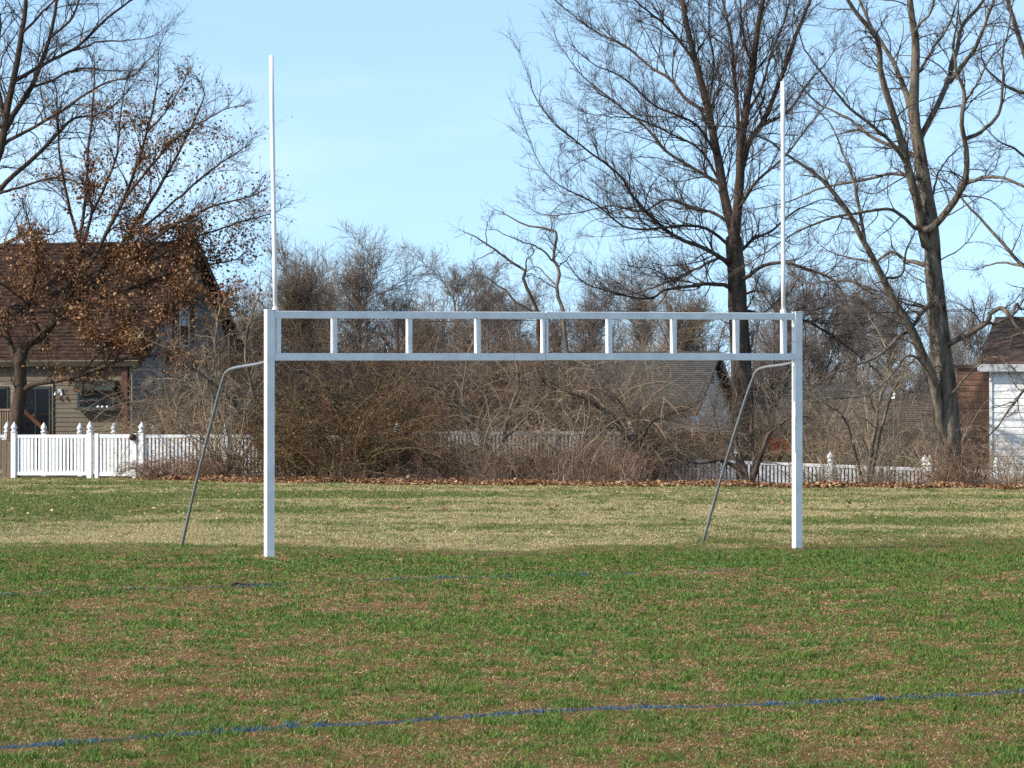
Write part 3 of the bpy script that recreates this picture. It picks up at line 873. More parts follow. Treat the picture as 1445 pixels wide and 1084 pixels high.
# ------------------------------------------------------------------ trees drawn limb by limb
def limb_tree(name, label, spec, Z, base, bark, per_m=(3.0, 7), levels=((1.5, .5), (.6, .5), (.3, .6)), tone=TWIG, up=.10, cat='tree', group=None, tmin=.18, trunk_n=1, kids=(6, 4), ang=.75, bend=0., ext=1., thin=1.):
    root = empty(name, base, label, cat, group)
    pts, rad, ln = limbs_from(spec, Z, thin=thin)
    wd = Wood(); wd.add(pts, rad, 9, (.2, .2, .2), 0)
    link('trunk', wd.mesh('trunk'), M[bark], root)
    tw = Wood()
    # every limb runs out into a fine end
    l0 = np.arange(len(spec)) >= trunk_n
    cp = unit(pts[:, -1] - pts[:, -3]); e, er = grow(pts[:, -1], cp, np.where(rad[:, -1] > .055, .1, (ln * .3 + .5) * ext), rad[:, -1], 8, .13, up * .6, 0, .25); tw.add(e, er, 5, tone, .1)
    cnt = np.maximum(1, (ln * per_m[0] * np.where(l0, 1, .35))).astype(int)
    P, D, R, br, t = sprout(pts, rad, cnt, tmin, 1., ang, .2, .42, up)
    L = levels[0][0] * (1 - .45 * t) * RNG.uniform(.4, 1.35, len(t)) * np.clip(ln[br] / 3.0, .55, 1.5)
    R = np.clip(R, .007, .019)
    a, ar = grow(P, D, L, R, 9, .15, up * .5, bend); tw.add(a, ar, 4, tone, .18)
    A_ = [a]; AR = [ar]
    e2 = np.concatenate([e[:, :9], np.zeros((0, 9, 3))]); 
    P, D, R, br, t = sprout(a, ar, kids[0], .12, 1., ang * .9, .22, .6, up * .5)
    L = levels[1][0] * L[br] / levels[0][0] * (1 - .4 * t) * RNG.uniform(.5, 1.4, len(t)) + .12; R = np.clip(R, .0045, .009)
    b_, brd = grow(P, D, L, R, 6, .16, up * .4, bend); tw.add(b_, brd, 3, tone, .22)
    P, D, R, br, t = sprout(e, er, kids[0] * 2, .1, 1., ang * .8, .2, .6, up * .5)
    Le = levels[1][0] * 1.3 * RNG.uniform(.4, 1.3, len(t)); c_, crd = grow(P, D, Le, np.clip(R, .005, .012), 6, .16, up * .4, bend); tw.add(c_, crd, 3, tone, .22)
    b_ = np.concatenate([b_, c_]); brd = np.concatenate([brd, crd]); Lb = np.concatenate([L, Le])
    P, D, R, br, t = sprout(b_, brd, kids[1], .15, 1., ang * .85, .25, .7, up * .4)
    L = levels[2][0] * RNG.uniform(.4, 1.5, len(t)) * np.clip(Lb[br], .3, 1.3) + .08; R = np.clip(R, .0035, .0055)
    c, cr = grow(P, D, L, R, 4, .17, up * .3, bend); tw.add(c, cr, 3, tone, .25)
    link('crown', tw.mesh('crown'), M['twig'], root)
    return root, pts, b_, c


treeA = [
    ([(1047, 700), (1047, 640), (1047, 570), (1046, 500), (1043, 430), (1040, 380), (1036, 335)], 36, 24, 0),
    ([(1037, 345), (1033, 322), (1020, 268), (1008, 205), (998, 146), (984, 88), (969, 29), (955, -40), (935, -140)], 20, 6, 1.5),
    ([(1040, 350), (1045, 273), (1047, 220), (1052, 161), (1062, 98), (1069, 39), (1078, -20), (1085, -130)], 19, 6, -1.2),
    ([(1047, 245), (1058, 205), (1077, 176), (1101, 117), (1125, 49), (1145, 0), (1170, -70)], 12, 4, .8),
    ([(1046, 215), (1040, 160), (1036, 107), (1031, 49), (1020, 0), (1012, -80)], 8, 3, 2.0),
    ([(1037, 378), (1018, 364), (994, 351), (950, 332), (916, 302), (891, 273), (872, 244), (828, 210), (789, 180)], 9, 2.5, -2.0),
    ([(1019, 265), (1000, 249), (974, 234), (935, 210), (911, 180), (872, 146), (833, 117)], 8, 2.5, 1.5),
    ([(1010, 215), (985, 180), (960, 165), (925, 150), (880, 110), (845, 95)], 6, 2, -1.5),
    ([(999, 161), (969, 141), (945, 112), (916, 93), (877, 63), (838, 44), (794, 10)], 7, 2, 2.0),
    ([(986, 95), (955, 54), (925, 24), (896, 0), (860, -30)], 6, 2, -1),
    ([(1037, 418), (1020, 401), (986, 402), (946, 407), (920, 420), (880, 415), (838, 405)], 8, 2, -2.0),
    ([(1036, 385), (1020, 366), (1007, 368), (980, 380), (954, 392), (925, 404), (890, 415)], 7, 2, 1.5),
    ([(1031, 320), (1005, 300), (975, 296), (940, 282), (905, 300), (865, 292), (820, 300)], 6, 2, 2.2),
    ([(1034, 350), (1000, 325), (960, 318), (920, 322), (880, 318), (835, 285), (790, 262)], 6, 2, -2.5),
    ([(1050, 393), (1075, 376), (1109, 370), (1144, 380), (1173, 394), (1186, 410), (1196, 434)], 8, 2.5, -1.5),
    ([(1052, 440), (1090, 446), (1128, 451), (1157, 464), (1183, 481), (1215, 505)], 8, 2.5, 1.5),
    ([(1047, 352), (1067, 337), (1091, 327), (1120, 300), (1150, 285)], 8, 2, 1.8),
    ([(1046, 285), (1070, 250), (1100, 225), (1130, 190), (1165, 150)], 7, 2, -1.8),
    ([(1052, 160), (1075, 120), (1090, 70), (1110, 20), (1120, -40)], 6, 2, 1.5),
    ([(1062, 98), (1050, 60), (1045, 20), (1040, -40)], 6, 2, -1.5),
    ([(1020, 268), (990, 215), (950, 190), (905, 170), (860, 165)], 5, 2, -.8),
    ([(998, 146), (1005, 90), (1000, 40), (1003, -20)], 5, 2, 1.2),
    ([(1078, 176), (1110, 160), (1140, 120), (1165, 90)], 5, 2, -1.2),
    ([(1045, 420), (1070, 410), (1090, 430), (1110, 455)], 5, 2, -1),
]
limb_tree('bare_tree', 'tall bare tree with a dark straight trunk rising just left of the right goal post', treeA, 100, (*px_xy(1047, 100), gz(*px_xy(1047, 100))), 'bark_brown', per_m=(5.2, 7), levels=((1.7, .5), (.66, .5), (.3, .6)), tone=(.09, .066, .056), up=.13, trunk_n=1, kids=(9, 6), ang=.62, thin=.8)

treeB = [
    ([(1348, 700), (1345, 660), (1341, 600), (1335, 530), (1327, 460), (1321, 400), (1316, 365), (1312, 309), (1304, 264), (1298, 215), (1291, 175), (1289, 134), (1291, 81), (1289, 45), (1283, 0), (1278, -80)], 35, 7, 1.0),
    ([(1305, 345), (1293, 284), (1283, 244), (1271, 195), (1255, 146), (1243, 106), (1241, 61), (1218, 32), (1194, 0), (1165, -60)], 17, 5, -1.2),
    ([(1290, 178), (1275, 130), (1255, 85), (1226, 32), (1205, -20)], 11, 4, 1.5),
    ([(1314, 322), (1340, 292), (1360, 260), (1365, 219), (1358, 175), (1362, 134), (1352, 106), (1345, 70)], 14, 4, -1.0),
    ([(1302, 190), (1324, 150), (1340, 114), (1352, 69), (1360, 37), (1389, 0), (1410, -60)], 12, 4, 1.2),
    ([(1341, 112), (1362, 85), (1377, 61), (1401, 0), (1415, -50)], 9, 3, -1),
    ([(1365, 199), (1393, 179), (1413, 150), (1414, 110), (1413, 81), (1425, 30)], 7, 2.5, 1.0),
    ([(1362, 262), (1380, 252), (1401, 248), (1420, 252), (1445, 262), (1480, 285)], 7, 3, -1.5),
    ([(1297, 225), (1280, 215), (1263, 207), (1231, 195), (1210, 180), (1194, 166), (1160, 150)], 10, 3, 1.5),
    ([(1281, 230), (1262, 205), (1239, 183), (1198, 150), (1165, 110), (1135, 70)], 7, 2.5, -1.5),
    ([(1294, 250), (1275, 246), (1255, 246), (1206, 256), (1157, 266), (1125, 280)], 8, 2.5, 1.8),
    ([(1290, 318), (1270, 300), (1251, 294), (1206, 300), (1166, 309), (1125, 325), (1090, 350)], 7, 2.5, -1.5),
    ([(1318, 372), (1297, 373), (1279, 370), (1259, 357), (1235, 370), (1205, 365)], 9, 3, 1.5),
    ([(1298, 95), (1320, 65), (1340, 32), (1355, -20)], 7, 2.5, 1.2),
    ([(1290, 42), (1312, 16), (1322, -20)], 6, 2.5, -1),
    ([(1334, 640), (1329, 605), (1322, 565), (1315, 533), (1304, 508), (1293, 480), (1279, 453), (1265, 428), (1247, 394), (1222, 349), (1198, 300), (1166, 260), (1137, 235), (1105, 215)], 22, 4, -1.5),
    ([(1222, 349), (1214, 310), (1206, 268), (1195, 235), (1186, 211), (1175, 180)], 7, 2.5, .8),
    ([(1247, 396), (1270, 385), (1280, 350), (1290, 330)], 5, 2, 1),
    ([(1322, 428), (1315, 430), (1304, 439), (1295, 455), (1282, 469), (1268, 478), (1245, 500), (1215, 512), (1180, 525)], 10, 3, -1.2),
    ([(1338, 486), (1362, 472), (1390, 455), (1398, 441), (1414, 436), (1425, 446), (1445, 472), (1465, 480)], 11, 5, -1.0),
    ([(1424, 444), (1432, 428), (1442, 432), (1460, 420)], 6, 2, .5),
    ([(1392, 455), (1412, 455), (1435, 440), (1455, 410)], 5, 2, 1),
    ([(1265, 428), (1240, 420), (1210, 400), (1180, 395), (1150, 400)], 5, 2, 1),
    ([(1310, 515), (1285, 500), (1265, 520), (1240, 545), (1215, 560)], 5, 2, -1),
    ([(1338, 560), (1375, 520), (1400, 505), (1430, 520)], 5, 2, -1),
    ([(1316, 310), (1318, 270), (1330, 235), (1352, 210)], 5, 2, 1),
    ([(1365, 150), (1385, 110), (1400, 80), (1420, 60)], 4, 2, 1),
]
limb_tree('bare_tree', 'forked bare tree with one stem leaning left and a twisted low limb', treeB, 86, (*px_xy(1347, 86), gz(*px_xy(1347, 86))), 'bark', per_m=(3.4, 6), levels=((1.15, .5), (.5, .5), (.26, .6)), tone=(.10, .078, .064), up=.04, kids=(6, 5), ang=.85, thin=.86)

oak = [
    ([(17, 690), (18, 640), (20, 610), (24, 580), (28, 550), (27, 520), (30, 497)], 24, 16, 0),
    ([(30, 500), (40, 487), (59, 476), (78, 450), (91, 429), (105, 395), (118, 350), (130, 300)], 17, 6, 0.5),
    ([(28, 548), (50, 540), (80, 536), (112, 528), (150, 514), (182, 504), (215, 502), (250, 508)], 12, 3, -1.8),
    ([(27, 522), (12, 480), (-8, 430), (-30, 370), (-60, 310)], 14, 5, 1.0),
    ([(59, 476), (100, 430), (150, 390), (200, 350), (250, 315), (300, 292), (345, 280)], 11, 3, -1.5),
    ([(78, 450), (130, 400), (180, 330), (225, 260), (262, 195), (285, 145)], 11, 3, 1.5),
    ([(91, 429), (140, 350), (180, 270), (205, 190), (222, 118)], 10, 3, -1),
    ([(105, 395), (118, 310), (125, 220), (130, 150), (134, 100)], 8, 2.5, 1.5),
    ([(42, 487), (90, 448), (160, 442), (230, 432), (300, 428)], 8, 2.5, -2.2),
    ([(100, 430), (170, 410), (250, 382), (325, 368)], 7, 2.5, 1.5),
    ([(118, 350), (95, 280), (82, 200), (80, 130)], 7, 2.5, -1),
    ([(150, 390), (230, 345), (305, 325), (370, 305)], 6, 2.5, 2.2),
    ([(180, 330), (240, 290), (295, 245), (335, 215)], 6, 2.5, .5),
    ([(180, 270), (230, 215), (270, 180), (315, 155)], 6, 2.5, -2),
    ([(112, 528), (150, 490), (190, 470), (240, 470)], 5, 2, -1),
    ([(60, 474), (40, 430), (50, 370), (40, 310)], 7, 2.5, -1.5),
    ([(40, 430), (0, 400), (-40, 400)], 5, 2, -1.5),
    ([(205, 190), (240, 150), (262, 110)], 4, 2, 1),
    ([(130, 300), (160, 230), (170, 170), (180, 110)], 6, 2, 1),
]
ok, opts, olv, ofine = limb_tree('oak_tree', 'oak tree still holding dry brown leaves in front of the dark house', oak, 98, (*px_xy(17, 98), 0), 'bark_dark', per_m=(4.2, 6), levels=((1.15, .5), (.5, .5), (.28, .6)), tone=(.06, .044, .037), up=.10, kids=(7, 5), ang=.65, ext=.4, thin=.72)
# brown leaves: thick on the low boughs, thinning out upwards
tips = np.concatenate([ofine.reshape(-1, 3), olv[:, 2:].reshape(-1, 3)])
py = HOR - (tips[:, 2] - EYE) / tips[:, 1] * F; px = W / 2 + tips[:, 0] / tips[:, 1] * F
clump = fbm(px / 26, py / 20, 101, 3)
veil = np.where((px > 236) & (px < 284) & (py > 424) & (py < 496), .12, 1) * np.where((px < 62) & (py > 470), .15, 1)
pr = veil * np.interp(py, [60, 140, 220, 300, 340, 440, 510, 560], [.008, .045, .10, .18, .42, .5, .5, .25]) * np.interp(px, [-40, 10, 70, 130, 240, 300, 350, 410], [.2, .4, .8, 1, .9, .5, .35, .1]) * np.clip((clump - .36) * 4.2, 0, 1.5)
pick = RNG.choice(len(tips), 29000, p=pr / pr.sum())
Pl = tips[pick] + RNG.normal(0, .13, (29000, 3))
V, f, c = leaf_geo(Pl, .08, np.array([(.20, .085, .035), (.26, .125, .05), (.14, .058, .026), (.38, .23, .12)]), .25, droop=.5)
link('foliage', np_mesh('foliage', V, [f], c), M['leaf'], ok)

tleft = [
    ([(-75, 690), (-72, 560), (-66, 430), (-55, 350)], 34, 26, 0),
    ([(-58, 365), (-40, 300), (-18, 255), (0, 212), (10, 159), (25, 83), (33, 33), (37, -10), (40, -90)], 18, 5, -1),
    ([(-20, 258), (0, 199), (17, 159), (43, 120), (58, 85), (70, 53), (80, 0), (88, -60)], 12, 4, 1.2),
    ([(-5, 215), (7, 203), (50, 176), (93, 149), (139, 120), (165, 112), (190, 106)], 7, 2, -1.5),
    ([(-50, 330), (0, 266), (43, 226), (83, 186), (103, 166), (135, 163)], 10, 3, 1.5),
    ([(20, 110), (66, 90), (110, 66), (156, 23), (187, 0), (215, -20)], 7, 2, 1.2),
    ([(104, 70), (139, 60), (172, 57), (200, 55)], 4, 1.5, -.5),
    ([(30, 45), (60, 20), (90, -10), (130, -60)], 5, 2, -1),
    ([(43, 120), (75, 110), (110, 95), (150, 100)], 5, 2, 1),
    ([(-60, 400), (-10, 360), (30, 335), (60, 330)], 9, 3, -2),
    ([(0, 270), (40, 260), (80, 250), (120, 262)], 5, 2, -1.5),
    ([(-55, 350), (-80, 250), (-100, 120), (-110, 0)], 18, 6, 1),
    ([(5, 175), (-5, 100), (0, 30), (-15, -40)], 8, 3, 1),
    ([(70, 53), (95, 30), (110, 0), (120, -40)], 5, 2, -.8),
]
limb_tree('bare_tree', 'large bare tree reaching in over the left edge above the dark roof', tleft, 106, (*px_xy(-75, 106), 0), 'bark_dark', per_m=(4.2, 6), levels=((1.5, .5), (.62, .5), (.32, .6)), tone=(.062, .048, .042), up=.07, kids=(7, 5), ang=.7, thin=.85)

tright = [
    ([(1545, 700), (1540, 560), (1532, 420), (1525, 330), (1520, 240)], 30, 18, 0),
    ([(1522, 260), (1490, 180), (1460, 120), (1440, 60), (1420, 0), (1405, -60)], 12, 4, -1),
    ([(1528, 400), (1480, 390), (1445, 375), (1410, 340), (1375, 300), (1348, 270)], 9, 2.5, 1),
    ([(1520, 240), (1500, 120), (1470, 30), (1450, -60)], 12, 4, 1),
    ([(1470, 140), (1430, 130), (1400, 110), (1385, 80)], 6, 2, -1),
    ([(1440, 372), (1410, 372), (1385, 378)], 4, 1.5, 1),
    ([(1525, 330), (1480, 260), (1440, 215), (1410, 200)], 7, 2, -1),
    ([(1532, 440), (1480, 440), (1440, 470), (1405, 480)], 7, 2.5, -1.5),
    ([(1535, 500), (1480, 520), (1440, 560), (1410, 600)], 7, 2.5, -2),
]
limb_tree('bare_tree', 'bare tree reaching in from beyond the right edge over the white house', tright, 95, (*px_xy(1545, 95), gz(*px_xy(1545, 95))), 'bark', per_m=(2.8, 6), levels=((1.2, .5), (.5, .5), (.28, .6)), tone=(.09, .068, .056), up=.05, kids=(5, 4), ang=.8)

sap = [
    ([(812, 690), (808, 600), (803, 520), (797, 460), (795, 440), (786, 410), (791, 381), (782, 362), (787, 332), (776, 322), (746, 318), (721, 307)], 8, 2, 1.0),
    ([(783, 362), (766, 353), (750, 346), (723, 337), (701, 325)], 4, 1.5, -.6),
    ([(791, 381), (798, 368), (807, 358)], 3, 1.2, .4),
    ([(787, 400), (764, 378), (752, 372), (746, 362)], 3, 1.2, .6),
    ([(787, 412), (765, 395), (748, 386)], 2.5, 1.2, -.6),
    ([(776, 322), (778, 300), (800, 285)], 3, 1.2, .5),
]
limb_tree('sapling', 'thin crooked bare sapling zigzagging up above the middle of the crossbar', sap, 97, (*px_xy(812, 97), gz(*px_xy(812, 97))), 'bark', per_m=(2.2, 5), levels=((.6, .5), (.3, .5), (.16, .6)), tone=(.12, .095, .08), up=.02, kids=(4, 3), ang=.95, tmin=.5, ext=.22, thin=.7)
sap2 = [
    ([(772, 690), (768, 600), (765, 520), (760, 465), (758, 437), (737, 395), (738, 382), (716, 367), (689, 347), (671, 334)], 8, 2, 1.0),
    ([(738, 382), (743, 368), (751, 356), (749, 344)], 3.5, 1.3, -.6),
    ([(757, 440), (730, 429), (715, 415), (701, 403), (683, 389), (672, 389)], 5, 1.5, .5),
    ([(700, 355), (682, 362), (670, 372)], 2.5, 1.2, .4),
    ([(689, 347), (686, 330), (690, 312)], 2.5, 1.2, .4),
]
limb_tree('sapling', 'thin bare sapling leaning left above the crossbar beside the crooked one', sap2, 98, (*px_xy(772, 98), gz(*px_xy(772, 98))), 'bark_dark', per_m=(2.2, 5), levels=((.6, .5), (.3, .5), (.16, .6)), tone=(.085, .066, .056), up=.02, kids=(4, 3), ang=.95, tmin=.5, ext=.22, thin=.7)


# ------------------------------------------------------------------ shrubs (made once per kind, copied)
def shrub_meshes(kind):
    st, tw, lv = Wood(), Wood(), None
    if kind == 'upright':      # tall, many fine rising stems
        n, h, spread, bend, tone, kt = 46, 3.6, .9, .10, (.215, .145, .098), (14, 6)
    elif kind == 'arching':    # long canes bowing over
        n, h, spread, bend, tone, kt = 70, 4.6, 1.0, .42, (.29, .215, .145), (11, 5)
    elif kind == 'bramble':    # low tangle
        n, h, spread, bend, tone, kt = 70, 1.9, 1.1, .40, (.235, .150, .100), (9, 4)
    elif kind == 'leafy':
        n, h, spread, bend, tone, kt = 60, 2.7, .95, .22, (.17, .105, .06), (12, 4)
    elif kind == 'canes':      # thin pale upright stems, few twigs
        n, h, spread, bend, tone, kt = 42, 2.3, .75, .12, (.30, .235, .165), (6, 3)
    elif kind == 'dark':       # dense dark tangle
        n, h, spread, bend, tone, kt = 60, 3.4, 1.2, .26, (.155, .105, .078), (15, 6)
    a = RNG.random(n) * 2 * math.pi; r = np.sqrt(RNG.random(n)) * spread * .55
    P = np.stack([r * np.cos(a), r * np.sin(a), np.full(n, -.1)], 1)
    D = np.stack([np.cos(a) * spread * .5 * RNG.random(n), np.sin(a) * spread * .5 * RNG.random(n), np.ones(n)], 1) + RNG.normal(0, .16, (n, 3))
    L = h * RNG.uniform(.5, 1.25, n)
    p, rd = grow(P, D, L, RNG.uniform(.010, .024, n), 11, .10, .03, bend); st.add(p, rd, 5, tone, .35)
    P, D, R, br, t = sprout(p, rd, kt[0], .15, 1, .7, .25, .6, .05)
    l = h * .26 * RNG.uniform(.4, 1.4, len(t)); q, qr = grow(P, D, l, np.clip(R, .004, .010), 6, .16, 0, bend * .5); tw.add(q, qr, 3, tone, .4)
    P, D, R, br, t = sprout(q, qr, kt[1], .1, 1, .75, .3, .7, 0)
    l = h * .10 * RNG.uniform(.4, 1.6, len(t)) + .05; q2, qr2 = grow(P, D, l, np.clip(R, .003, .006), 4, .18); tw.add(q2, qr2, 3, tone, .45)
    if kind == 'leafy':
        tip = np.concatenate([q2.reshape(-1, 3), q[:, 2:].reshape(-1, 3)]); tip = tip[RNG.random(len(tip)) < .5]
        gmix = fbm(tip[:, 0] / .35 + tip[:, 1], tip[:, 2] / .35, 7, 3)
        lo = RNG.random(len(tip)) < np.clip((gmix - .42) * 4, .05, .9)
        V1, f1, c1 = leaf_geo(tip[lo], .055, np.array([(.05, .062, .014), (.065, .07, .02), (.10, .085, .03)]), .3)
        V2, f2, c2 = leaf_geo(tip[~lo][::2], .05, np.array([(.17, .075, .03), (.12, .055, .026), (.2, .12, .05)]), .3)
        lv = np_mesh('foliage', np.concatenate([V1, V2]), [np.concatenate([f1, f2 + len(V1)])], np.concatenate([c1, c2]))
    return st.mesh('stems'), tw.mesh('twigs'), lv


SH = {k: [shrub_meshes(k) for _ in range(2)] for k in ('upright', 'arching', 'bramble', 'leafy', 'canes', 'dark')}


def place_shrub(kind, px, Y, sc, rot, label, group, var=0, sx=None):
    x, y = px_xy(px, Y); z = gz(x, y)
    root = empty({'bramble': 'bramble', 'canes': 'cane_clump'}.get(kind, 'shrub'), (x, y, z), label, 'shrub', group)
    root.rotation_euler.z = rot; root.scale = (sx or sc, sx or sc, sc)
    for nm, me, mm in zip(('stems', 'twigs', 'foliage'), SH[kind][var % 2], (M['twig'], M['twig'], M['leaf'])):
        if me is None: continue
        o = bpy.data.objects.new(nm, me); COL.objects.link(o); o.parent = root
        if not me.materials: me.materials.append(mm)
    return root


TH = 'shrubs of the thicket along the fence'
# pixel x, distance, height scale
for i, (kind, px, Y, sc, sx, label) in enumerate([
    ('arching', 262, 96.8, .85, .8, 'bare arching shrub leaning over the fence below the gable window'),
    ('canes', 318, 94.0, 1.2, 1.1, 'pale slender stems beside the bent brace of the left post'),
    ('arching', 345, 97.5, .95, .8, 'pale arching shrub just left of the left goal post'),
    ('bramble', 225, 94.2, .5, .7, 'low bramble at the foot of the gate post'),
    ('bramble', 300, 93.5, .6, .8, 'low bramble crossing the grey pickets left of the goal'),
    ('upright', 300, 101, 1.15, 1.1, 'brown twiggy shrub against the shaded gable wall'),
    ('leafy', 425, 92.5, .95, 1.0, 'olive and rust leaved shrub right of the left goal post'),
    ('leafy', 480, 91.0, .9, 1.1, 'greenest leafy shrub low in the thicket'),
    ('leafy', 545, 92.0, 1.05, 1.0, 'taller rusty leaved shrub right of the greenest one'),
    ('dark', 410, 98, 1.2, 1.1, 'dense dark shrub behind the left end of the crossbar'),
    ('upright', 470, 98.5, 1.1, 1.1, 'brown twiggy shrub under the second crossbar opening'),
    ('dark', 530, 99, 1.1, 1.1, 'dense dark shrub under the third crossbar opening'),
    ('upright', 590, 98, 1.2, 1.1, 'brown twiggy shrub behind the rusty leaved one'),
    ('dark', 650, 97, 1.2, 1.2, 'dense dark shrub above the buried grey pickets'),
    ('upright', 710, 98, 1.15, 1.1, 'brown twiggy shrub left of the two saplings'),
    ('arching', 760, 96, .85, 1.0, 'tan arching shrub at the foot of the two saplings'),
    ('dark', 820, 96, 1.05, 1.1, 'dense dark mound right of the two saplings'),
    ('arching', 875, 94.5, .88, 1.0, 'biggest arching shrub draped over the step in the fence'),
    ('dark', 890, 96.5, .8, .9, 'dark tangled shrub under the biggest arching one'),
    ('bramble', 610, 91.5, 1.0, 1.0, 'low bramble in front of the grey pickets, leftmost of the middle'),
    ('canes', 690, 91.0, .85, 1.0, 'pale slender stems before the grey pickets under the crossbar centre'),
    ('bramble', 735, 91.2, .7, .9, 'low bramble in front of the grey pickets under the crossbar centre'),
    ('canes', 805, 91.5, .9, 1.0, 'pale slender stems at the foot of the dark mound'),
    ('bramble', 850, 90.8, .75, 1.0, 'low bramble before the fence step'),
    ('arching', 955, 101, .75, .9, 'tan arching shrub in front of the pale gable'),
    ('bramble', 975, 91.0, .42, 1.0, 'low bramble left of the bent brace of the right post'),
    ('bramble', 940, 100, 1.0, 1.2, 'bramble spilling over the start of the low fence'),
    ('arching', 1095, 101.5, .85, .9, 'tan shrub behind the right goal post'),
    ('upright', 1060, 101, .9, 1.0, 'brown twiggy shrub around the tall dark trunk'),
    ('canes', 1150, 92, .8, .7, 'pale slender stems just right of the right goal post'),
    ('arching', 1165, 99.5, .85, .8, 'tan arching shrub right of the right goal post'),
    ('canes', 1205, 91, .8, .9, 'pale stems rising before the low fence under the brown roof'),
    ('canes', 1240, 93.5, 1.45, .7, 'tallest pale stems under the round dish'),
    ('bramble', 1195, 91.5, .5, 1.0, 'low bramble under the left end of the brown roof'),
    ('bramble', 1260, 90.5, .42, .9, 'low bramble before the white fence cap'),
    ('canes', 1325, 86.5, .9, .6, 'twiggy suckers round the foot of the forked tree'),
    ('bramble', 1350, 85.3, .75, .7, 'bramble clinging to the base of the forked trunk'),
    ('arching', 1400, 91, .6, .8, 'tan shrub right of the forked tree'),
    ('bramble', 1425, 88, .85, 1.0, 'rusty bramble at the right edge below the white wall'),
    ('canes', 1440, 90.5, .9, .9, 'pale stems at the right edge before the white wall'),
    ('arching', 1300, 100, .8, .9, 'tan shrub behind the leaning stem of the forked tree'),
]):
    place_shrub(kind, px, Y, sc, i * 1.37, label, TH, i, sx)


drawn = [
    ('shrub', 'dark leaning stem crossing the end of the grey pickets', 92.3, (905, 690), 'bark_brown', (.09, .068, .055), [
        ([(906, 694), (898, 655), (884, 622), (862, 592), (825, 562), (780, 548)], 12, 3, -.5),
        ([(904, 690), (902, 650), (896, 612), (876, 572), (850, 545)], 8, 2, .8),
        ([(893, 640), (915, 600), (945, 580), (975, 575)], 6, 2, -.6)]),
    ('shrub', 'dark many forked bush by the right brace in front of the low fence', 89.5, (1060, 692), 'bark_brown', (.13, .10, .08), [
        ([(1058, 695), (1046, 668), (1022, 654), (992, 656), (970, 650)], 9, 2, -.6),
        ([(1060, 693), (1052, 655), (1041, 622), (1036, 588), (1040, 560)], 8, 2, .5),
        ([(1062, 694), (1070, 655), (1084, 618), (1108, 594), (1125, 590)], 9, 2, -.5),
        ([(1060, 690), (1066, 640), (1060, 600), (1068, 560)], 6, 2, 1.0),
        ([(1050, 665), (1030, 630), (1012, 600), (1005, 570)], 5, 2, .6)]),
    ('shrub', 'pale limbed shrub bending left over the pickets beside the left post', 94.2, (390, 688), 'bark', (.25, .195, .145), [
        ([(392, 694), (368, 625), (332, 572), (288, 532), (232, 490)], 8, 3, -1.0),
        ([(386, 692), (352, 605), (322, 562), (302, 505), (308, 445)], 7, 2.5, .8),
        ([(389, 692), (372, 605), (352, 545), (346, 485), (360, 430)], 7, 2.5, -.8),
        ([(340, 580), (300, 570), (260, 540), (225, 535)], 5, 2, .6),
        ([(356, 560), (385, 510), (380, 460)], 5, 2, .6)]),
    ('shrub', 'grey limbed shrub spreading before the thicket below the fourth crossbar opening', 91.8, (702, 690), 'bark', (.22, .165, .125), [
        ([(702, 694), (692, 642), (672, 602), (642, 562), (602, 540)], 7, 2.2, -.6),
        ([(705, 692), (712, 605), (730, 545), (722, 485)], 7, 2.2, .8),
        ([(694, 692), (664, 622), (652, 562), (660, 500)], 6, 2.2, .8),
        ([(712, 610), (745, 590), (770, 560), (800, 545)], 5, 2, -.6)]),
    ('shrub', 'pale twin stems between the round dish and the white fence cap', 91.5, (1226, 692), 'bark', (.30, .24, .175), [
        ([(1224, 695), (1232, 625), (1240, 572), (1256, 522), (1250, 490)], 7, 2.2, .6),
        ([(1228, 694), (1245, 602), (1262, 545), (1292, 505)], 6, 2, -.6),
        ([(1238, 585), (1220, 545), (1200, 520)], 4, 2, .6),
        ([(1222, 694), (1205, 630), (1190, 590), (1165, 570)], 5, 2, -.6)]),
]
for nm, lab, Zs, bpx, bk, tn, spec in drawn:
    bx, by = px_xy(bpx[0], Zs)
    limb_tree(nm, lab, spec, Zs, (bx, by, gz(bx, by)), bk, per_m=(4.5, 6), levels=((.8, .5), (.4, .5), (.2, .6)), tone=tn, up=.03, cat='shrub', group=TH, tmin=.25, trunk_n=0, kids=(5, 4), ang=.85, bend=.05, ext=.5)

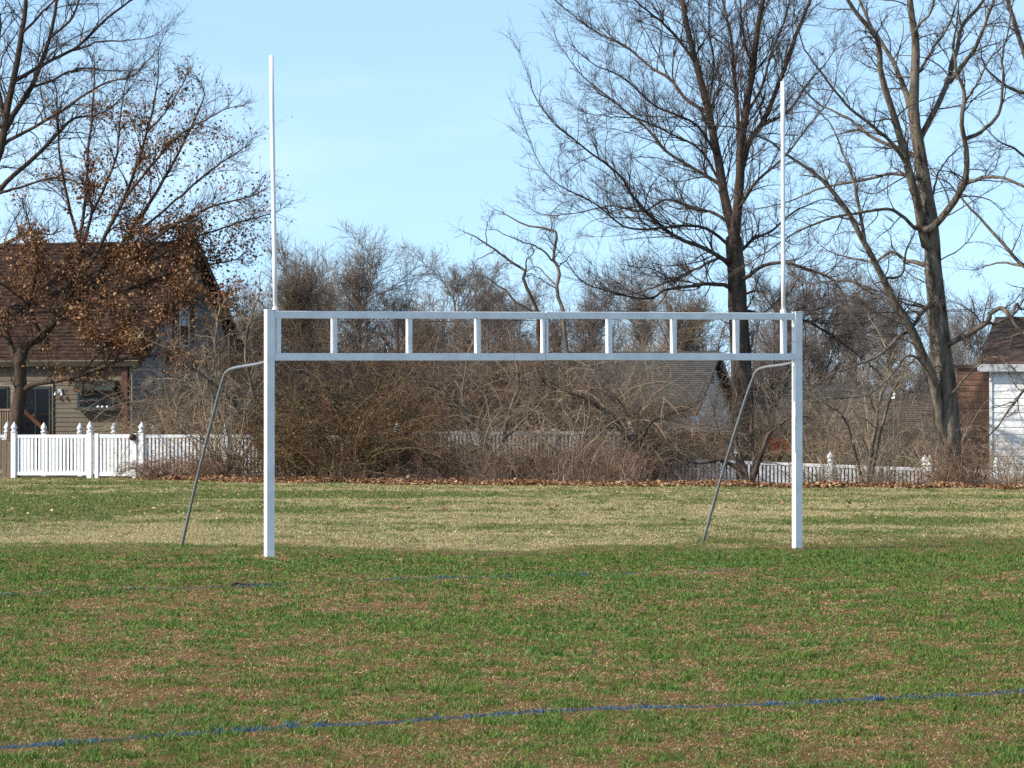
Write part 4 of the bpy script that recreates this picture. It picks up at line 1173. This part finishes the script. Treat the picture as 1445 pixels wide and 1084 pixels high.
# ------------------------------------------------------------------ background trees
def bg_tree_mesh(h, n_limb, spread, up, tone, kids, bush=False):
    tr, tw = Wood(), Wood()
    th = h * (.10 if bush else .28)
    K = 8
    t = np.linspace(0, 1, K + 1)
    tp = np.stack([.05 * np.sin(3 * t + 1), .05 * np.cos(4 * t), t * h * .8 - .2], 1)[None]; tr.add(tp, (h * .018 * (1 - .85 * t))[None], 7, tone, 0)
    P, D, R, br, tt = sprout(tp, (h * .018 * (1 - .85 * t))[None], n_limb, (th / (h * .8)), 1., spread, .2, .65, .15)
    L = h * .5 * (1 - .55 * tt) * RNG.uniform(.6, 1.2, n_limb)
    a, ar = grow(P, D, L, np.clip(R, .012, .08), 10, .11, up, 0, .25); tr.add(a, ar, 5, tone, .1)
    P, D, R, br, t2 = sprout(a, ar, kids[0], .15, 1., .6, .2, .6, .06)
    L2 = L[br] * .42 * (1 - .5 * t2) * RNG.uniform(.5, 1.3, len(t2)) + .2; b_, brd = grow(P, D, L2, np.clip(R, .008, .02), 7, .13, up * .7); tw.add(b_, brd, 3, tone, .2)
    P, D, R, br, t2 = sprout(b_, brd, kids[1], .1, 1., .6, .25, .7, .04)
    L3 = L2[br] * .5 * RNG.uniform(.4, 1.3, len(t2)) + .15; c, cr = grow(P, D, L3, np.clip(R, .006, .011), 5, .14, up * .6); tw.add(c, cr, 3, tone, .25)
    P, D, R, br, t2 = sprout(c, cr, kids[2], .1, 1., .6, .25, .8, .04)
    L4 = L3[br] * .5 * RNG.uniform(.4, 1.3, len(t2)) + .1; d_, dr = grow(P, D, L4, np.clip(R, .005, .007), 3, .15, up * .5); tw.add(d_, dr, 3, tone, .25)
    return tr.mesh('trunk'), tw.mesh('crown')


BT = {
    'round': bg_tree_mesh(8, 20, .75, .07, (.22, .178, .152), (12, 7, 4)),
    'fan': bg_tree_mesh(8, 22, .45, .05, (.23, .19, .165), (13, 7, 4), True),
    'bushy': bg_tree_mesh(8, 26, .6, .10, (.26, .20, .15), (13, 7, 4), True),
    'sparse': bg_tree_mesh(8, 16, .8, .05, (.16, .13, .112), (9, 6, 4)),
}


def place_tree(kind, px, top, Y, wx, label, group='bare trees beyond the fence', base=None):
    x, y = px_xy(px, Y); z = gz(x, y) if base is None else base
    h = zpix(top, Y) - z
    r = empty('bare_tree', (x, y, z), label, 'tree', group); r.rotation_euler.z = px * .7
    s = h / 7.6; r.scale = (s * wx * 1.25, s * wx * 1.25, s)
    for nm, me in zip(('trunk', 'crown'), BT[kind]):
        o = bpy.data.objects.new(nm, me); COL.objects.link(o); o.parent = r
        if not me.materials: me.materials.append(M['twig'])


for a in [
    ('bushy', 420, 352, 112, .8, 'brown bushy bare tree just right of the left upright'),
    ('fan', 505, 348, 115, .9, 'fan shaped bare tree over the second crossbar opening'),
    ('bushy', 455, 372, 118, .9, 'fine twigged tree between the two trees right of the left upright'),
    ('sparse', 560, 395, 112, .8, 'small thin bare tree right of the fan shaped one'),
    ('round', 640, 370, 128, .95, 'round crowned bare tree over the third crossbar opening'),
    ('sparse', 690, 385, 124, .8, 'bare tree close left of the two saplings'),
    ('bushy', 585, 428, 122, .8, 'low brown tree between the fan shaped and the round crowned trees'),
    ('round', 735, 412, 140, .8, 'low grey bare tree behind the leaning sapling'),
    ('fan', 830, 415, 138, .8, 'low bare tree right of the crooked sapling'),
    ('fan', 905, 385, 145, .8, 'grey bare tree under the sweeping low limbs of the tall tree'),
    ('bushy', 960, 396, 135, .8, 'brown bare tree left of the tall dark trunk'),
    ('round', 1090, 385, 125, .8, 'bare tree behind the right upright'),
    ('round', 1150, 392, 140, .9, 'grey bare tree between the right post and the leaning stem'),
    ('fan', 1205, 405, 150, .9, 'pale grey bare tree over the grey roof'),
    ('fan', 1255, 415, 160, .9, 'farthest pale bare tree left of the forked trunk'),
    ('round', 1370, 440, 130, .7, 'small bare tree between the forked trunk and the white house'),
    ('bushy', 350, 420, 112, .7, 'brown bushy tree left of the left goal post top'),
    ('sparse', 790, 425, 118, .8, 'low dark tree under the crooked sapling'),
]:
    place_tree(*a)

# far wood as one mass
fw = Wood(); fw2 = Wood()
n = 150
X0 = RNG.uniform(-40, 40, n); Y0 = RNG.uniform(170, 235, n); hh = RNG.uniform(5.2, 8.2, n)
P = np.stack([X0, Y0, np.full(n, -1.5)], 1)
p, r = grow(P, np.tile((0, 0, 1.), (n, 1)) + RNG.normal(0, .05, (n, 3)), hh, np.full(n, .12), 8, .05, .1); fw.add(p, r, 4, (.2, .165, .15), .2)
P, D, R, br, t = sprout(p, r, 16, .2, 1, .6, .2, .5, .1); L = hh[br] * .4 * RNG.uniform(.5, 1.2, len(t)) * (1 - .4 * t)
a, ar = grow(P, D, L, np.clip(R, .02, .05), 6, .12, .08); fw.add(a, ar, 3, (.23, .195, .18), .2)
P, D, R, br, t = sprout(a, ar, 9, .1, 1, .6, .2, .6, .05); L2 = L[br] * .45 * RNG.uniform(.5, 1.3, len(t))
a2, ar2 = grow(P, D, L2, np.clip(R, .012, .02), 4, .14, .06); fw.add(a2, ar2, 3, (.25, .215, .20), .2)
P, D, R, br, t = sprout(a2, ar2, 4, .1, 1, .6, .2, .7, .05); L3 = L2[br] * .5 * RNG.uniform(.5, 1.3, len(t)) + .1
a3, ar3 = grow(P, D, L3, np.clip(R, .009, .012), 3, .14, .06); fw.add(a3, ar3, 3, (.26, .225, .21), .2)
tag(link('far_woods', fw.mesh('far_woods'), M['twig']), 'hazy grey brown bare woods far behind the houses', 'woods', kind='stuff')

# ------------------------------------------------------------------ undergrowth, leaf litter, fallen leaves
u = Wood(); n = 9000
x = RNG.uniform(-10.5, 15, n); y = edge_y(x) + .5 + RNG.random(n) ** 1.3 * 7
dn = fbm(x / .7, y / .9, 201, 3); k = (dn > np.where(x > 3.2, .62, np.where(x > -4.5, .44, .58))) & (x > -8.4); x, y = x[k], y[k]; n = len(x)
P = np.stack([x, y, ground(x, y) - .05], 1); D = np.array((0, 0, 1.)) + RNG.normal(0, .38, (n, 3))
L = RNG.uniform(.3, 1.35, n) * np.where(x > 3.2, .45, np.where(x > -4.5, .95, .55)) * np.clip(fbm(x / 1.1, y / 1.6, 207, 3) * 3.4 - .75, .35, 1.7); p, r = grow(P, D, L, RNG.uniform(.004, .010, n), 6, .14, 0, .25)
tones = np.array([(.25, .175, .12), (.36, .275, .195), (.16, .105, .075), (.26, .16, .11)])
for q in range(4): u.add(p[q::4], r[q::4], 3, tones[q], .35)
P, D, R, br, t = sprout(p, r, 4, .2, 1, .7, .25, .7); q_, qr = grow(P, D, RNG.uniform(.1, .45, len(t)), np.clip(R, .003, .006), 4, .2); u.add(q_, qr, 3, (.15, .105, .08), .4)
tag(link('undergrowth', u.mesh('undergrowth'), M['twig']), 'tangle of thin dead stems along the foot of the fence', 'undergrowth', kind='stuff')

n = 46000
x = RNG.uniform(-11, 16, n); e = edge_y(x); y = e - .6 + RNG.gamma(1.5, 1.1, n) + (fbm(x / .8, x * 0, 211, 3) - .5) * 3.6
k = (x > -9.6 + .5 * RNG.random(n)) & (y > e - 1.4); x, y = x[k], y[k]; n = len(x)
heap = .05 + .16 * np.clip(fbm(x / .9, y / .9, 213, 3) - .3, 0, 1)
z = ground(x, y) + RNG.random(n) * heap
tn = np.array([(.37, .20, .095), (.28, .135, .062), (.48, .31, .17), (.19, .09, .048)])
V, f, c = leaf_geo(np.stack([x, y, z], 1), .088, tn, .25, flat=.45)
x, y = frustum_points(2600, 50, 88, 0.6)
k = RNG.random(len(x)) < np.where(np.abs(y - 66.5 - .3 * x) < 1.8, .8, .13) * np.where(x > 2, .35, 1); x, y = x[k], y[k]
V2, f2, c2 = leaf_geo(np.stack([x, y, ground(x, y) + .035], 1), .085, tn, .25, flat=.5)
tag(link('leaf_litter', np_mesh('leaf_litter', np.concatenate([V, V2]), [np.concatenate([f, f2 + len(V)])], np.concatenate([c, c2])), M['litter']), 'drift of dry brown leaves along the edge of the field', 'leaf litter', kind='stuff')

for px, py, s, col, lab, rz in [
    (504, 962, .135, (.46, .31, .16), 'large pale tan leaf lying near the blue line', 0.2),
    (512, 888, .10, (.42, .28, .12), 'golden leaf lying right of the field centre patch, below the small pale one', 1.1),
    (473, 865, .085, (.50, .42, .28), 'small pale leaf lying below the left goal post', 2.0),
    (561, 796, .12, (.55, .47, .33), 'whitish leaf lying in the green just in front of the goal line', .5),
    (722, 807, .12, (.42, .30, .16), 'tan leaf lying on the faded far blue line', .3),
    (530, 846, .09, (.44, .30, .17), 'small tan leaf between the far blue line and the pale leaf', 1.7),
    (118, 805 + 40, .10, (.33, .22, .13), 'brown leaf just in front of the left end of the far line', 2.4),
    (818, 1080, .07, (.42, .29, .15), 'tan leaf at the very bottom of the field', .9),
]:
    x, y = on_ground(px, py); z = gz(x, y) + .03
    b = MB(); V = []
    out = [(-1, 0), (-.6, .28), (-.25, .2), (0, .42), (.25, .24), (.6, .34), (.7, .1), (1.05, 0), (.7, -.12), (.55, -.36), (.2, -.22), (0, -.4), (-.3, -.2), (-.65, -.26)]
    ca, sa = math.cos(rz), math.sin(rz)
    for u_, v_ in out:
        V.append((x + s * .6 * (u_ * ca - v_ * sa), y + s * .6 * (u_ * sa + v_ * ca), z + s * .45 * (abs(v_) + .35 * u_ * u_)))
    V.append((x, y, z)); k = len(out)
    b.add(V, [(i, (i + 1) % k, k) for i in range(k)])
    m = mat('fallen_leaf', col, .7, .2, 20, .2, transl=.1)
    tag(b.build('fallen_leaf', m, smooth=False), lab, 'leaf', 'leaves fallen on the field')
x, y = on_ground(338, 829)
b = MB(); P = smooth_line([(x - .09, y, .02), (x - .02, y + .05, .045), (x + .05, y, .04), (x + .1, y - .08, .03)], 12); b.tube(P, np.linspace(.017, .008, 12), 6)
b.tube(smooth_line([P[5], P[5] + (.01, .04, .02), P[5] + (.05, .1, .04)], 6), np.linspace(.012, .004, 6), 5)
tag(b.build('fallen_twig', M['bark_dark'], smooth=True), 'short dark twig lying on the far blue line by the left post', 'twig')
